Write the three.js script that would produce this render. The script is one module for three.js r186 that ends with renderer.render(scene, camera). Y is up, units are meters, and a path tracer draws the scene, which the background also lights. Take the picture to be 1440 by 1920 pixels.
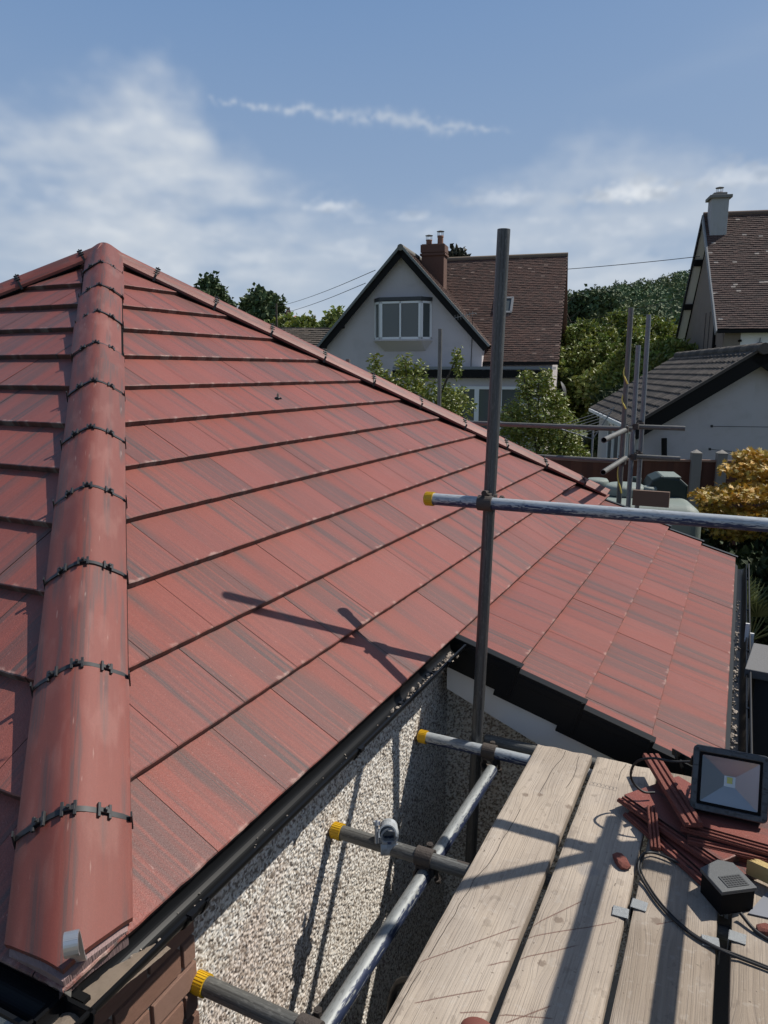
import * as THREE from 'three';
import { mergeGeometries, toCreasedNormals } from 'three/addons/utils/BufferGeometryUtils.js';
import { RoundedBoxGeometry } from 'three/addons/geometries/RoundedBoxGeometry.js';

// ---------------------------------------------------------------- camera, sky, sun, exposure
const D2R = Math.PI / 180;
const YAW = 25.78 * D2R, PITCH = 10.85 * D2R;
const scene = new THREE.Scene();
const camera = new THREE.PerspectiveCamera(2 * Math.atan(960 / 1380) / D2R, 3 / 4, 0.05, 3000);
camera.position.set(0, 0, 0);
camera.rotation.order = 'YXZ';
camera.rotation.set(-PITCH, YAW, 0);
const renderer = new THREE.WebGLRenderer({ antialias: true });
renderer.setSize(768, 1024);
renderer.toneMapping = THREE.LinearToneMapping;
renderer.toneMappingExposure = 1.06;
renderer.shadowMap.enabled = true;

const SUN_AZ = 46.5 * D2R, SUN_EL = 51 * D2R;      // azimuth measured from -z towards +x
const sunDir = new THREE.Vector3(Math.sin(SUN_AZ) * Math.cos(SUN_EL), Math.sin(SUN_EL), -Math.cos(SUN_AZ) * Math.cos(SUN_EL));
const sun = new THREE.DirectionalLight(new THREE.Color(1.0, 0.945, 0.86), 4.8);
sun.position.copy(sunDir).multiplyScalar(60);
sun.castShadow = true;
sun.shadow.mapSize.set(4096, 4096);
Object.assign(sun.shadow.camera, { left: -30, right: 30, top: 30, bottom: -30, near: 1, far: 160 });
scene.add(sun); scene.add(sun.target);

// ---------------------------------------------------------------- random and noise
function rng(seed) { let a = seed >>> 0; return () => { a = (a + 0x6D2B79F5) >>> 0; let t = a; t = Math.imul(t ^ (t >>> 15), t | 1); t ^= t + Math.imul(t ^ (t >>> 7), t | 61); return ((t ^ (t >>> 14)) >>> 0) / 4294967296; }; }
const PERM = new Uint8Array(512), PV = new Float32Array(256);
{ const r = rng(7); for (let i = 0; i < 256; i++) { PERM[i] = i; PV[i] = r(); } for (let i = 255; i > 0; i--) { const j = Math.floor(r() * (i + 1)); [PERM[i], PERM[j]] = [PERM[j], PERM[i]]; } for (let i = 0; i < 256; i++) PERM[i + 256] = PERM[i]; }
function hash2(i, j) { return PV[PERM[(i & 255) + PERM[j & 255]]]; }
function vnoise(x, y) {
  const i = Math.floor(x), j = Math.floor(y); let u = x - i, v = y - j; u = u * u * (3 - 2 * u); v = v * v * (3 - 2 * v);
  const a = hash2(i, j), b = hash2(i + 1, j), c = hash2(i, j + 1), d = hash2(i + 1, j + 1);
  return a + (b - a) * u + (c - a) * v + (a - b - c + d) * u * v;
}
function fbm(x, y, o = 4) { let s = 0, a = 0.5, n = 0; for (let k = 0; k < o; k++) { s += a * vnoise(x + k * 17.3, y + k * 9.1); n += a; a *= 0.5; x *= 2.03; y *= 2.03; } return s / n; }
function hash3(i, j, k) { return PV[PERM[(PERM[(i & 255) + PERM[j & 255]] + k) & 255]]; }
function vnoise3(x, y, z) {
  const i = Math.floor(x), j = Math.floor(y), k = Math.floor(z); let u = x - i, v = y - j, w = z - k; u = u * u * (3 - 2 * u); v = v * v * (3 - 2 * v); w = w * w * (3 - 2 * w);
  const L = (a, b, t) => a + (b - a) * t;
  return L(L(L(hash3(i, j, k), hash3(i + 1, j, k), u), L(hash3(i, j + 1, k), hash3(i + 1, j + 1, k), u), v), L(L(hash3(i, j, k + 1), hash3(i + 1, j, k + 1), u), L(hash3(i, j + 1, k + 1), hash3(i + 1, j + 1, k + 1), u), v), w);
}
function fbm3(x, y, z, o = 4) { let s = 0, a = 0.5, n = 0; for (let q = 0; q < o; q++) { s += a * vnoise3(x + q * 11.7, y + q * 5.3, z + q * 3.1); n += a; a *= 0.5; x *= 2.03; y *= 2.03; z *= 2.03; } return s / n; }
const clamp = (x, a = 0, b = 1) => x < a ? a : x > b ? b : x;
const sstep = (a, b, x) => { const t = clamp((x - a) / (b - a)); return t * t * (3 - 2 * t); };
const mix = (a, b, t) => a + (b - a) * t;
const mix3 = (a, b, t) => [mix(a[0], b[0], t), mix(a[1], b[1], t), mix(a[2], b[2], t)];

// ---------------------------------------------------------------- the sky: air and clouds
const EDGE = [[-181, 12, .4], [-120, 15, .4], [-80, 13, .45], [-60, 16.5, .55], [-51, 17.2, .62], [-46, 18.6, .66], [-42, 19.2, .7], [-39.5, 18.2, .68], [-37, 15.6, .62], [-33, 13.6, .55], [-29, 11.2, .4], [-22, 11.4, .34], [-16, 13.2, .42], [-11.5, 15.2, .5], [-6, 15, .5], [0, 13, .48], [8, 13, .45], [20, 11, .4], [60, 14, .45], [120, 11, .4], [181, 12, .4]];   // upper edge of the cloud: bearing, elevation, density
{
  const W = 2048, H = 1024, data = new Float32Array(W * H * 4);
  for (let j = 0; j < H; j++) {
    const el = ((j + 0.5) / H - 0.5) * Math.PI;
    const sy = Math.sin(el), ce = Math.cos(el), eld = el / D2R;
    for (let i = 0; i < W; i++) {
      const th = ((i + 0.5) / W - 0.5) * 2 * Math.PI;             // u = atan2(z, x)
      const dx = Math.cos(th) * ce, dz = Math.sin(th) * ce;
      const up = clamp(sy);
      // clear air: pale at the horizon, deeper blue above
      const t = Math.pow(up, 0.62);
      let c = mix3([0.43, 0.52, 0.62], [0.165, 0.275, 0.475], clamp(t * 1.75)); c = mix3(c, [0.045, 0.095, 0.21], sstep(0.38, 1.0, up));
      const sd = clamp(dx * sunDir.x + sy * sunDir.y + dz * sunDir.z);
      const glow = Math.pow(sd, 5) * 0.22 + Math.pow(sd, 40) * 0.8;
      c = [c[0] + glow * 0.95, c[1] + glow * 0.92, c[2] + glow * 0.85];
      if (sy > -0.02 && eld < 60) {
        const az = Math.atan2(dx, -dz) / D2R, k = 1 / (sy + 0.16), px = dx * k, pz = dz * k;
        const warp = fbm3(px * 1.3, pz * 1.3, 3.3, 3) - 0.5, fine = fbm3(px * 5 + warp * 3, pz * 8 - warp * 2, 9.1, 4);
        let veil = sstep(0.56, 0.80, fbm3(px * 1.1 + warp * 1.3 + 4.2, pz * 1.7 + warp * 0.9 - 1.4, 0.7, 4)) * 0.35 * sstep(60, 26, eld);
        if (eld < 28) {
          // banks of thin cloud: soft below an uneven upper edge
          let q = 0; while (q < EDGE.length - 2 && az > EDGE[q + 1][0]) q++; const f = sstep(0, 1, (az - EDGE[q][0]) / (EDGE[q + 1][0] - EDGE[q][0])), topEl = mix(EDGE[q][1], EDGE[q + 1][1], f), den = mix(EDGE[q][2], EDGE[q + 1][2], f);
          const e1 = fbm(az * 0.16 + 3, eld * 0.25 + 8, 4) - 0.5, e2 = fbm(az * 0.6 + 1 + eld * 0.4, eld * 0.8 - az * 0.2, 5) - 0.5;
          const d = topEl - eld + e1 * 2.4 + e2 * 2.6; const body = fbm(az * 0.13 + eld * 0.34, eld * 0.42 - az * 0.10, 5), wisp = fbm(az * 0.5 + eld * 0.9, eld * 0.9 - az * 0.35 + 6, 5); const bank = sstep(-1.2, 3.4, d) * den * (0.20 + 0.78 * sstep(0.24, 0.74, body) + 0.75 * (wisp - 0.5)) * (0.80 + 0.40 * fine);
          veil = Math.max(veil * sstep(22, 30, eld + 6), bank);
          // an old condensation trail, broken and drifting
          const tl = 18.1 - (az + 38) * 0.058 - 0.45 * sstep(-26, -20, az), tw = 0.11 + 0.27 * sstep(-37, -24, az) * sstep(-18, -22, az);
          const dist = (eld - tl + (fbm(az * 0.8, 4.4, 4) - 0.5) * 0.8 + (fbm(az * 3.1, eld * 3, 3) - 0.5) * 0.5) / tw;
          veil = Math.max(veil, Math.exp(-dist * dist) * sstep(-40, -36.5, az) * sstep(-15.8, -19, az) * sstep(0.28, 0.66, fbm(az * 2.3 + 2, eld * 5, 5)) * 0.6);
        }
        let cum = 0; const cb = fbm(az * 0.8, eld * 1.6 + 3, 4);
        if (eld < 17) {
          const cn = fbm(az * 0.17 + 5.1, eld * 0.55 + 2.0, 5);
          cum = sstep(0.56, 0.72, cn * 0.7 + cb * 0.3) * sstep(4, 8.5, eld) * sstep(14.5, 10.0, eld) * 0.22;
          const heap = (ca, ce0, wx, wy, s) => { const h = Math.hypot((az - ca) / wx, (eld - ce0) / (eld > ce0 ? wy : wy * 0.55)) + (cb - 0.5) * 1.2 + (fbm(az * 1.9, eld * 2.9, 4) - 0.5) * 0.8; return sstep(1.15, 0.4, h) * s; };
          cum = Math.max(cum, heap(-8.2, 11.9, 3.6, 1.1, 0.85), heap(-30.0, 11.6, 2.4, 0.8, 0.62), heap(-23.6, 10.9, 1.8, 0.55, 0.4), heap(-17, 12.0, 4.0, 1.0, 0.36), heap(-1.5, 12.3, 4.0, 1.2, 0.5), heap(14, 11.5, 6, 1.7, 0.6), heap(-62, 10.5, 5, 1.5, 0.55), heap(60, 11, 7, 1.6, 0.6), heap(150, 10.5, 8, 1.6, 0.6));
        }
        c = mix3(c, [0.43, 0.505, 0.595], sstep(14, 1, eld) * 0.45);
        c = mix3(c, mix3([0.50, 0.555, 0.63], [0.66, 0.70, 0.745], fine), clamp(veil));
        c = mix3(c, mix3([0.44, 0.49, 0.56], [0.84, 0.86, 0.875], sstep(0.35, 0.7, cb)), clamp(cum) * 0.85);
      } else if (sy <= -0.02) c = [0.09, 0.09, 0.075];
      const o = (j * W + i) * 4; data[o] = c[0]; data[o + 1] = c[1]; data[o + 2] = c[2]; data[o + 3] = 1;
    }
  }
  const sky = new THREE.DataTexture(data, W, H, THREE.RGBAFormat, THREE.FloatType);
  sky.mapping = THREE.EquirectangularReflectionMapping; sky.magFilter = sky.minFilter = THREE.LinearFilter; sky.wrapS = THREE.RepeatWrapping; sky.needsUpdate = true;
  scene.background = sky; scene.environment = sky;
}

// ---------------------------------------------------------------- naming and building helpers
const used = {};
function numbered(n) { const k = used[n] = (used[n] ?? -1) + 1; return k ? `${n}_${String(k).padStart(3, '0')}` : n; }
function tag(o, label, category, group, kind) { if (label) o.userData.label = label; if (category) o.userData.category = category; if (group) o.userData.group = group; if (kind) o.userData.kind = kind; return o; }
function thing(name, label, category, pos = [0, 0, 0], turn = 0, group) { const o = new THREE.Group(); o.name = numbered(name); o.position.set(...pos); o.rotation.y = turn; tag(o, label, category, group); scene.add(o); return o; }
function mesh(name, geo, mat, parent) { const m = new THREE.Mesh(Array.isArray(geo) ? join(geo) : geo, mat); m.name = name; m.castShadow = m.receiveShadow = true; parent.add(m); return m; }
function solo(name, geo, mat, label, category, group) { const m = mesh(numbered(name), geo, mat, scene); return tag(m, label, category, group); }
function join(list) {
  const l = list.map(g => { g = g.index ? g.toNonIndexed() : g; for (const k of Object.keys(g.attributes)) if (!['position', 'normal', 'uv'].includes(k)) g.deleteAttribute(k); if (!g.attributes.uv) g.setAttribute('uv', new THREE.BufferAttribute(new Float32Array(g.attributes.position.count * 2), 2)); g.clearGroups(); return g; });
  return l.length === 1 ? l[0] : mergeGeometries(l);
}
const V3 = (x, y, z) => new THREE.Vector3(x, y, z);
const SR = V3(Math.cos(YAW), 0, -Math.sin(YAW)), SF = V3(-Math.sin(YAW), 0, -Math.cos(YAW));
const site = (r, y, d) => V3(SR.x * r + SF.x * d, y, SR.z * r + SF.z * d);          // the neighbours' plots lie square to this bearing
const GY = -3.4;                                                                    // ground level below the eye
function box(w, h, d, x = 0, y = 0, z = 0, bev = 0) { const g = bev ? new RoundedBoxGeometry(w, h, d, 2, bev) : new THREE.BoxGeometry(w, h, d); g.translate(x, y, z); return g; }
function orient(geo, a, b) {   // geometry built along +y from 0 to its length, laid from a towards b
  const d = b.clone().sub(a).normalize(); geo.applyQuaternion(new THREE.Quaternion().setFromUnitVectors(V3(0, 1, 0), d)); geo.translate(a.x, a.y, a.z); return geo;
}
function rod(a, b, r, seg = 8, r2 = r) { const L = a.distanceTo(b); const g = new THREE.CylinderGeometry(r2, r, L, seg, 1); g.translate(0, L / 2, 0); return orient(g, a, b); }
function pipe(a, b, r, wall = 0.004, seg = 24) {
  const L = a.distanceTo(b), n = Math.max(2, Math.round(L / 0.4)); const p = [[r - wall, 0.0], [r - 0.0006, 0], [r, 0.0008]]; for (let i = 1; i < n; i++) p.push([r, L * i / n]); p.push([r, L - 0.0008], [r - 0.0006, L], [r - wall, L], [r - wall, 0]);
  const g = new THREE.LatheGeometry(p.map(q => new THREE.Vector2(q[0], q[1])), seg);
  const uv = g.attributes.uv, ps = g.attributes.position; for (let i = 0; i < uv.count; i++) uv.setXY(i, uv.getX(i), ps.getY(i) * 0.5);
  return orient(g, a, b);
}
function bent(pts, r, seg = 8, tub = 60, closed = false) { return new THREE.TubeGeometry(new THREE.CatmullRomCurve3(pts, closed), tub, r, seg, closed); }
function extrude(pts, depth, bevel = 0, holes) {
  const s = new THREE.Shape(pts.map(p => new THREE.Vector2(p[0], p[1]))); if (holes) for (const h of holes) s.holes.push(new THREE.Path(h.map(p => new THREE.Vector2(p[0], p[1]))));
  return new THREE.ExtrudeGeometry(s, { depth, bevelEnabled: bevel > 0, bevelSize: bevel, bevelThickness: bevel, bevelSegments: 2, steps: 1 });
}

// ---------------------------------------------------------------- textures
const lin2s = x => 255 * (x <= 0.0031308 ? 12.92 * x : 1.055 * Math.pow(x, 1 / 2.4) - 0.055);
function texture(w, h, fn, srgb = true) {
  const d = new Uint8Array(w * h * 4);
  for (let j = 0; j < h; j++) for (let i = 0; i < w; i++) { const c = fn(i, j), o = (j * w + i) * 4; if (srgb) { d[o] = lin2s(clamp(c[0])); d[o + 1] = lin2s(clamp(c[1])); d[o + 2] = lin2s(clamp(c[2])); } else { d[o] = d[o + 1] = d[o + 2] = 255 * clamp(c); } d[o + 3] = 255; }
  const t = new THREE.DataTexture(d, w, h, THREE.RGBAFormat); t.wrapS = t.wrapT = THREE.RepeatWrapping; t.magFilter = THREE.LinearFilter; t.minFilter = THREE.LinearMipmapLinearFilter; t.generateMipmaps = true; if (srgb) t.colorSpace = THREE.SRGBColorSpace; t.needsUpdate = true; return t;
}
// concrete roof tile: brick red with smoke-grey streaks drawn down its length, sandy grain, lime bloom by the leading edge
const TW = 2.4, TL = 0.34;
const tileMap = texture(2048, 640, (i, j) => {
  const x = i / 2048 * TW, y = j / 640 * TL, slot = Math.floor(x / 0.15), sx = x + y * 0.01 + (fbm(x * 4, y * 9, 2) - 0.5) * 0.006;
  const tone = hash2(slot * 7 + 3, 11), tone2 = hash2(slot * 5 + 1, 29);
  let c = mix3([0.240, 0.067, 0.050], [0.254, 0.087, 0.071], fbm(x * 5, y * 3, 3));
  c = mix3(c, [0.200, 0.060, 0.046], 0.45 * fbm(x * 3.1 + 8, y * 1.5, 2) + 0.1 * tone);
  const broad = fbm(sx * 13, y * 0.22 + 5, 3), b2 = fbm(sx * 34 + 40, y * 0.5, 3), thin = fbm(sx * 120, y * 0.9, 3), hair = fbm(sx * 330, y * 2.0, 2), brk = fbm(x * 11 + 7, y * 1.5 + 3, 3);
  let s = sstep(0.50, 0.70, broad) * (0.25 + 0.85 * sstep(0.30, 0.66, thin)) + sstep(0.57, 0.74, b2) * (0.25 + 0.7 * sstep(0.35, 0.65, hair)) * 0.9;
  s *= 0.22 + 1.0 * sstep(0.34, 0.62, brk); s = Math.max(s, sstep(0.62, 0.8, hair) * 0.34);
  c = mix3(c, [0.098, 0.066, 0.062], clamp(s * 0.54));
  c = mix3(c, [0.31, 0.125, 0.098], clamp(sstep(0.58, 0.84, 1 - hair) * 0.24 + sstep(0.56, 0.8, 1 - thin) * 0.14));
  const g = 0.66 + 0.68 * hash2(i * 3 + (j >> 3), j * 5 + (i >> 4)) * (0.6 + 0.4 * vnoise(i * 0.31, j * 0.31)); c = [c[0] * g, c[1] * g, c[2] * g];
  const bloom = sstep(0.013, 0.002, y + (vnoise(x * 60, 3) - 0.5) * 0.014) * sstep(0.62, 0.74, fbm(x * 15, 7.5, 3)) * (0.3 + 0.7 * vnoise(x * 300, y * 300));
  c = mix3(c, [0.42, 0.27, 0.23], clamp(bloom) * 0.8);
  if (vnoise(x * 150, y * 150 + 50) > 0.972) c = mix3(c, [0.42, 0.28, 0.25], 0.4);
  return c;
});
const grainBump = texture(512, 512, (i, j) => 0.5 * vnoise(i * 0.37, j * 0.37) + 0.3 * hash2(i * 7 + (j >> 4), j * 3 + (i >> 5)) + 0.2 * fbm(i * 0.02, j * 0.02, 3), false);
function rep(t, x, y) { const c = t.clone(); c.repeat.set(x, y); c.needsUpdate = true; return c; }
const capMap = texture(1024, 1024, (i, j) => {
  const u = i / 1024, v = j / 1024;
  let c = mix3([0.205, 0.054, 0.038], [0.175, 0.044, 0.032], fbm(u * 6, v * 9, 4));
  const st = fbm(u * 14, v * 5, 3), th = fbm(u * 90, v * 11, 3), mid = Math.exp(-(((u - 0.44) / 0.07) ** 2));
  c = mix3(c, [0.075, 0.052, 0.05], clamp(sstep(0.52, 0.74, st + mid * 0.10) * (0.3 + 0.8 * sstep(0.35, 0.7, th))) * 0.7);
  c = mix3(c, [0.29, 0.13, 0.105], sstep(0.55, 0.85, fbm(u * 9 + 4, v * 12, 4)) * 0.35 + 0.12 * sstep(0.6, 0.8, 1 - th));
  const g = 0.80 + 0.40 * hash2(i * 5 + (j >> 3), j * 3 + (i >> 4)); c = [c[0] * g, c[1] * g, c[2] * g];
  const dab = fbm(u * 40, v * 22 + 9, 3); c = mix3(c, [0.45, 0.33, 0.28], sstep(0.82, 0.90, dab) * 0.4);
  return c;
});
const steelMap = texture(512, 1024, (i, j) => {
  const u = i / 512, v = j / 1024; const m = fbm(u * 10, v * 26, 4), f = fbm(u * 46, v * 120, 3), l = fbm(u * 60, v * 3, 2);
  let c = mix3([0.36, 0.375, 0.385], [0.52, 0.54, 0.55], m); c = mix3(c, [0.20, 0.20, 0.195], sstep(0.58, 0.75, f) * 0.6); c = mix3(c, [0.24, 0.24, 0.235], sstep(0.55, 0.8, l) * 0.35);
  if (vnoise(u * 90, v * 210) > 0.93) c = mix3(c, [0.16, 0.10, 0.07], 0.6);
  return c;
});
const paintMap = texture(512, 1024, (i, j) => {   // galvanised tube with the remains of a band of navy paint along one side
  const u = i / 512, v = j / 1024; const m = fbm(u * 10, v * 26, 4), f = fbm(u * 46, v * 120, 3);
  let c = mix3([0.40, 0.43, 0.455], [0.58, 0.605, 0.62], m); c = mix3(c, [0.24, 0.24, 0.24], sstep(0.6, 0.75, f) * 0.5);
  const side = Math.abs(((u - 0.5 + 1.5) % 1) - 0.5); const ragged = 0.55 * fbm(u * 8, v * 9, 3) + 0.45 * fbm(u * 50, v * 150, 3);
  const p = sstep(0.02, -0.02, side - 0.16 + (ragged - 0.5) * 0.34) * sstep(0.30, 0.36, fbm(u * 60, v * 46 + 7, 3));
  return mix3(c, mix3([0.022, 0.032, 0.085], [0.05, 0.075, 0.17], f), clamp(p));
});
const dullMap = texture(512, 1024, (i, j) => {
  const u = i / 512, v = j / 1024; const m = fbm(u * 8, v * 20, 4), f = fbm(u * 50, v * 130, 3), l = fbm(u * 40, v * 2.2, 3);
  let c = mix3([0.105, 0.105, 0.10], [0.19, 0.19, 0.18], m); c = mix3(c, [0.055, 0.052, 0.05], sstep(0.5, 0.75, l) * 0.7); c = mix3(c, [0.30, 0.30, 0.28], sstep(0.64, 0.78, f) * 0.4); return c;
});
const mottle = texture(512, 512, (i, j) => { const g = 0.80 + 0.3 * fbm(i * 0.018, j * 0.018, 5) + 0.08 * hash2(i * 3 + (j >> 3), j * 5); return [g, g * 0.995, g * 0.985]; });
const coarse = texture(512, 512, (i, j) => 0.6 * fbm(i * 0.12, j * 0.12, 4) + 0.4 * vnoise(i * 0.5, j * 0.5), false);

const std = (rgb, rough = 0.8, extra = {}) => new THREE.MeshStandardMaterial({ color: new THREE.Color().setRGB(...rgb), roughness: rough, metalness: 0, side: THREE.DoubleSide, ...extra });
const plast = (rgb, rough, spec = 0.3, extra = {}) => new THREE.MeshPhysicalMaterial({ color: new THREE.Color().setRGB(...rgb), roughness: rough, specularIntensity: spec, side: THREE.DoubleSide, ...extra });
const M = {
  tile: new THREE.MeshPhysicalMaterial({ map: tileMap, bumpMap: rep(grainBump, 10, 1.4), bumpScale: 0.0011, roughness: 0.46, specularIntensity: 0.62, metalness: 0 }),
  tileCore: std([0.105, 0.047, 0.037], 0.95, { bumpMap: rep(grainBump, 6, 1), bumpScale: 0.003 }),
  cap: std([1, 1, 1], 0.55, { map: capMap, bumpMap: rep(grainBump, 3, 18), bumpScale: 0.0006 }),
  capCore: std([0.27, 0.185, 0.18], 0.95, { bumpMap: rep(grainBump, 2, 2), bumpScale: 0.003 }),
  black: new THREE.MeshPhysicalMaterial({ color: new THREE.Color().setRGB(0.0075, 0.008, 0.009), roughness: 0.34, specularIntensity: 0.28, side: THREE.DoubleSide }),
  blackMatt: plast([0.008, 0.0082, 0.009], 0.7, 0.2),
  anthracite: plast([0.030, 0.035, 0.042], 0.5, 0.5),
  clip: std([0.018, 0.0185, 0.02], 0.5),
  galv: std([0.8, 0.8, 0.8], 0.55, { map: steelMap, metalness: 0.4 }),
  greyTube: std([0.42, 0.43, 0.45], 0.5, { map: steelMap, metalness: 0.3 }),
  galvPlate: std([0.27, 0.285, 0.295], 0.55, { metalness: 0.6, bumpMap: coarse, bumpScale: 0.0008 }),
  painted: std([0.82, 0.83, 0.84], 0.52, { map: paintMap, metalness: 0.22 }),
  dark: std([0.55, 0.56, 0.60], 0.5, { map: dullMap, metalness: 0.25, bumpMap: rep(coarse, 2, 6), bumpScale: 0.0005 }),
  dull: std([0.85, 0.85, 0.85], 0.55, { map: dullMap, metalness: 0.25, bumpMap: rep(coarse, 2, 6), bumpScale: 0.0005 }),
  rusty: std([0.075, 0.062, 0.055], 0.75, { metalness: 0.3, map: mottle, bumpMap: rep(coarse, 3, 3), bumpScale: 0.002 }),
  yellow: std([0.60, 0.36, 0.010], 0.5),
  white: std([0.70, 0.705, 0.70], 0.5),
  render: std([0.45, 0.43, 0.41], 0.92, { map: rep(mottle, 0.35, 0.35), bumpMap: rep(coarse, 2, 2), bumpScale: 0.004 }),
  lead: std([0.20, 0.21, 0.22], 0.6),
  glass: std([0.085, 0.098, 0.098], 0.05, { envMapIntensity: 1 }),
  concrete: std([0.20, 0.19, 0.175], 0.95, { map: rep(mottle, 1, 1), bumpMap: coarse, bumpScale: 0.003 }),
  cable: std([0.010, 0.010, 0.011], 0.5),
};
const paintedAt = (o, k) => { const m = M.painted.clone(); m.map = paintMap.clone(); m.map.offset.set(o, k); m.map.needsUpdate = true; return m; };
M.paintX = paintedAt(0.36, 0.2); M.paintZ = paintedAt(0.27, 0.6); M.paintZ.color.setRGB(0.52, 0.52, 0.50); M.paintX.color.setRGB(0.74, 0.76, 0.78);
// ---------------------------------------------------------------- ground
{
  const c = texture(512, 512, (i, j) => mix3([0.045, 0.065, 0.022], [0.10, 0.115, 0.05], fbm(i * 0.03, j * 0.03, 5)));
  const g = new THREE.PlaneGeometry(1600, 1600); g.rotateX(-Math.PI / 2); const m = mesh('ground', g, std([1, 1, 1], 1, { map: rep(c, 300, 300) }), scene); m.position.y = GY; m.userData.kind = 'structure';
  const p = new THREE.PlaneGeometry(16, 16); p.rotateX(-Math.PI / 2); const y = mesh('paved_yard', p, std([0.16, 0.15, 0.135], 0.95, { map: rep(mottle, 6, 6), bumpMap: rep(coarse, 12, 12), bumpScale: 0.004 }), scene); y.position.set(-3.2, GY + 0.004, -4.2); y.userData.kind = 'structure';
}
// ---------------------------------------------------------------- the bungalow being re-roofed
const A1 = 33.13 * D2R, G1 = 0.283, XE = -1.0632, YE = -1.1527, ZN = -0.812, ZFAR = -7.12, XL = -7.24;
const APEX = V3(-4.085, 0.8195, -3.975), XW = -1.17, ZW = -3.116, B1 = 21.5 * D2R, G2 = 0.30, ZV = -2.96, ZV2 = -6.954;
M.tile.vertexColors = true;
const bungalow = thing('bungalow', 'pebbledashed bungalow under a newly tiled red hipped roof', 'house', [0, 0, 0]);
function clipPoly(poly, conv) {
  for (let e = 0; e < conv.length; e++) {
    const a = conv[e], b = conv[(e + 1) % conv.length], out = []; const side = p => (b[0] - a[0]) * (p[1] - a[1]) - (b[1] - a[1]) * (p[0] - a[0]);
    for (let i = 0; i < poly.length; i++) { const p = poly[i], q = poly[(i + 1) % poly.length], sp = side(p), sq = side(q); if (sp >= 0) out.push(p); if ((sp > 0 && sq < 0) || (sp < 0 && sq > 0)) { const t = sp / (sp - sq); out.push([p[0] + (q[0] - p[0]) * t, p[1] + (q[1] - p[1]) * t]); } }
    poly = out; if (poly.length < 3) return [];
  }
  return poly;
}
// one tile: polygon in (x across, v up the slope); its top falls back under the course above
function tileGeo(poly, uOff, seed, th = 0.0275, g = G1, len = 0.318) {
  const r = rng(seed), pts = [];
  for (let i = 0; i < poly.length; i++) {
    const p = poly[i], q = poly[(i + 1) % poly.length]; const low = p[1] < 1e-4 && q[1] < 1e-4, n = low ? 9 : 1;
    for (let k = 0; k < n; k++) { const t = k / n; pts.push([p[0] + (q[0] - p[0]) * t, p[1] + (q[1] - p[1]) * t + (low && k ? (r() - 0.5) * 0.0026 : low ? 0.0006 : 0), low && (k || p[1] < 1e-4)]); }
  }
  const pos = [], uv = [], col = []; const H = v => -th * v / g;
  const put = (x, h, v, c) => { pos.push(x, h, -v); uv.push((x + uOff) / TW, clamp(v / TL, 0.002, 0.998)); col.push(...c); };
  const inset = pts.map(p => { const lowish = p[1] < 0.004; return [p[0], p[1] + (lowish ? 0.0035 : 0)]; });
  const faces = THREE.ShapeUtils.triangulateShape(inset.map(p => new THREE.Vector2(p[0], p[1])), []);
  for (const f of faces) for (const k of f) put(inset[k][0], H(inset[k][1]), inset[k][1], [1, 1, 1]);
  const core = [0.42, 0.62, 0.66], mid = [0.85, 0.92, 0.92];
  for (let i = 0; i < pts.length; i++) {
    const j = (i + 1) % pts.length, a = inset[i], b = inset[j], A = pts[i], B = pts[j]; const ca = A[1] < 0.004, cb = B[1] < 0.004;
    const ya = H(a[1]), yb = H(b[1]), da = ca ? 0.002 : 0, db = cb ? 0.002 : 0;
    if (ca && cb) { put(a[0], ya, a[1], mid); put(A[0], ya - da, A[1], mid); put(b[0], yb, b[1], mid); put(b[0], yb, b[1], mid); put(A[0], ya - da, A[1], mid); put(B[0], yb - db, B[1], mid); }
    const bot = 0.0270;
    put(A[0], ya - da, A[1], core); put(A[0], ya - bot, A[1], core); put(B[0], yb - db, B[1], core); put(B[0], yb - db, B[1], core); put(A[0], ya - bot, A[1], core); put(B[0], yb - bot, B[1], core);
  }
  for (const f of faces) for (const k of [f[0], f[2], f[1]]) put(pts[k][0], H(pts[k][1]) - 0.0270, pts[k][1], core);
  const geo = new THREE.BufferGeometry(); geo.setAttribute('position', new THREE.Float32BufferAttribute(pos, 3)); geo.setAttribute('uv', new THREE.Float32BufferAttribute(uv, 2)); geo.setAttribute('color', new THREE.Float32BufferAttribute(col, 3)); geo.computeVertexNormals(); return geo;
}
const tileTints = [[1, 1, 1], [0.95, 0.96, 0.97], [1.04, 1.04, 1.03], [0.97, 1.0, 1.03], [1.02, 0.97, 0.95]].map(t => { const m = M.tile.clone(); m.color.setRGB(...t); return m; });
const fullTiles = {};
function fullTile(g, k) { const key = g + '_' + k; return fullTiles[key] ??= tileGeo([[0.0012, 0], [0.2988, 0], [0.2988, g + 0.032], [0.0012, g + 0.032]], k * 0.3 * 0.5 + 0.004, 100 + k, 0.0275, g); }
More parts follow.
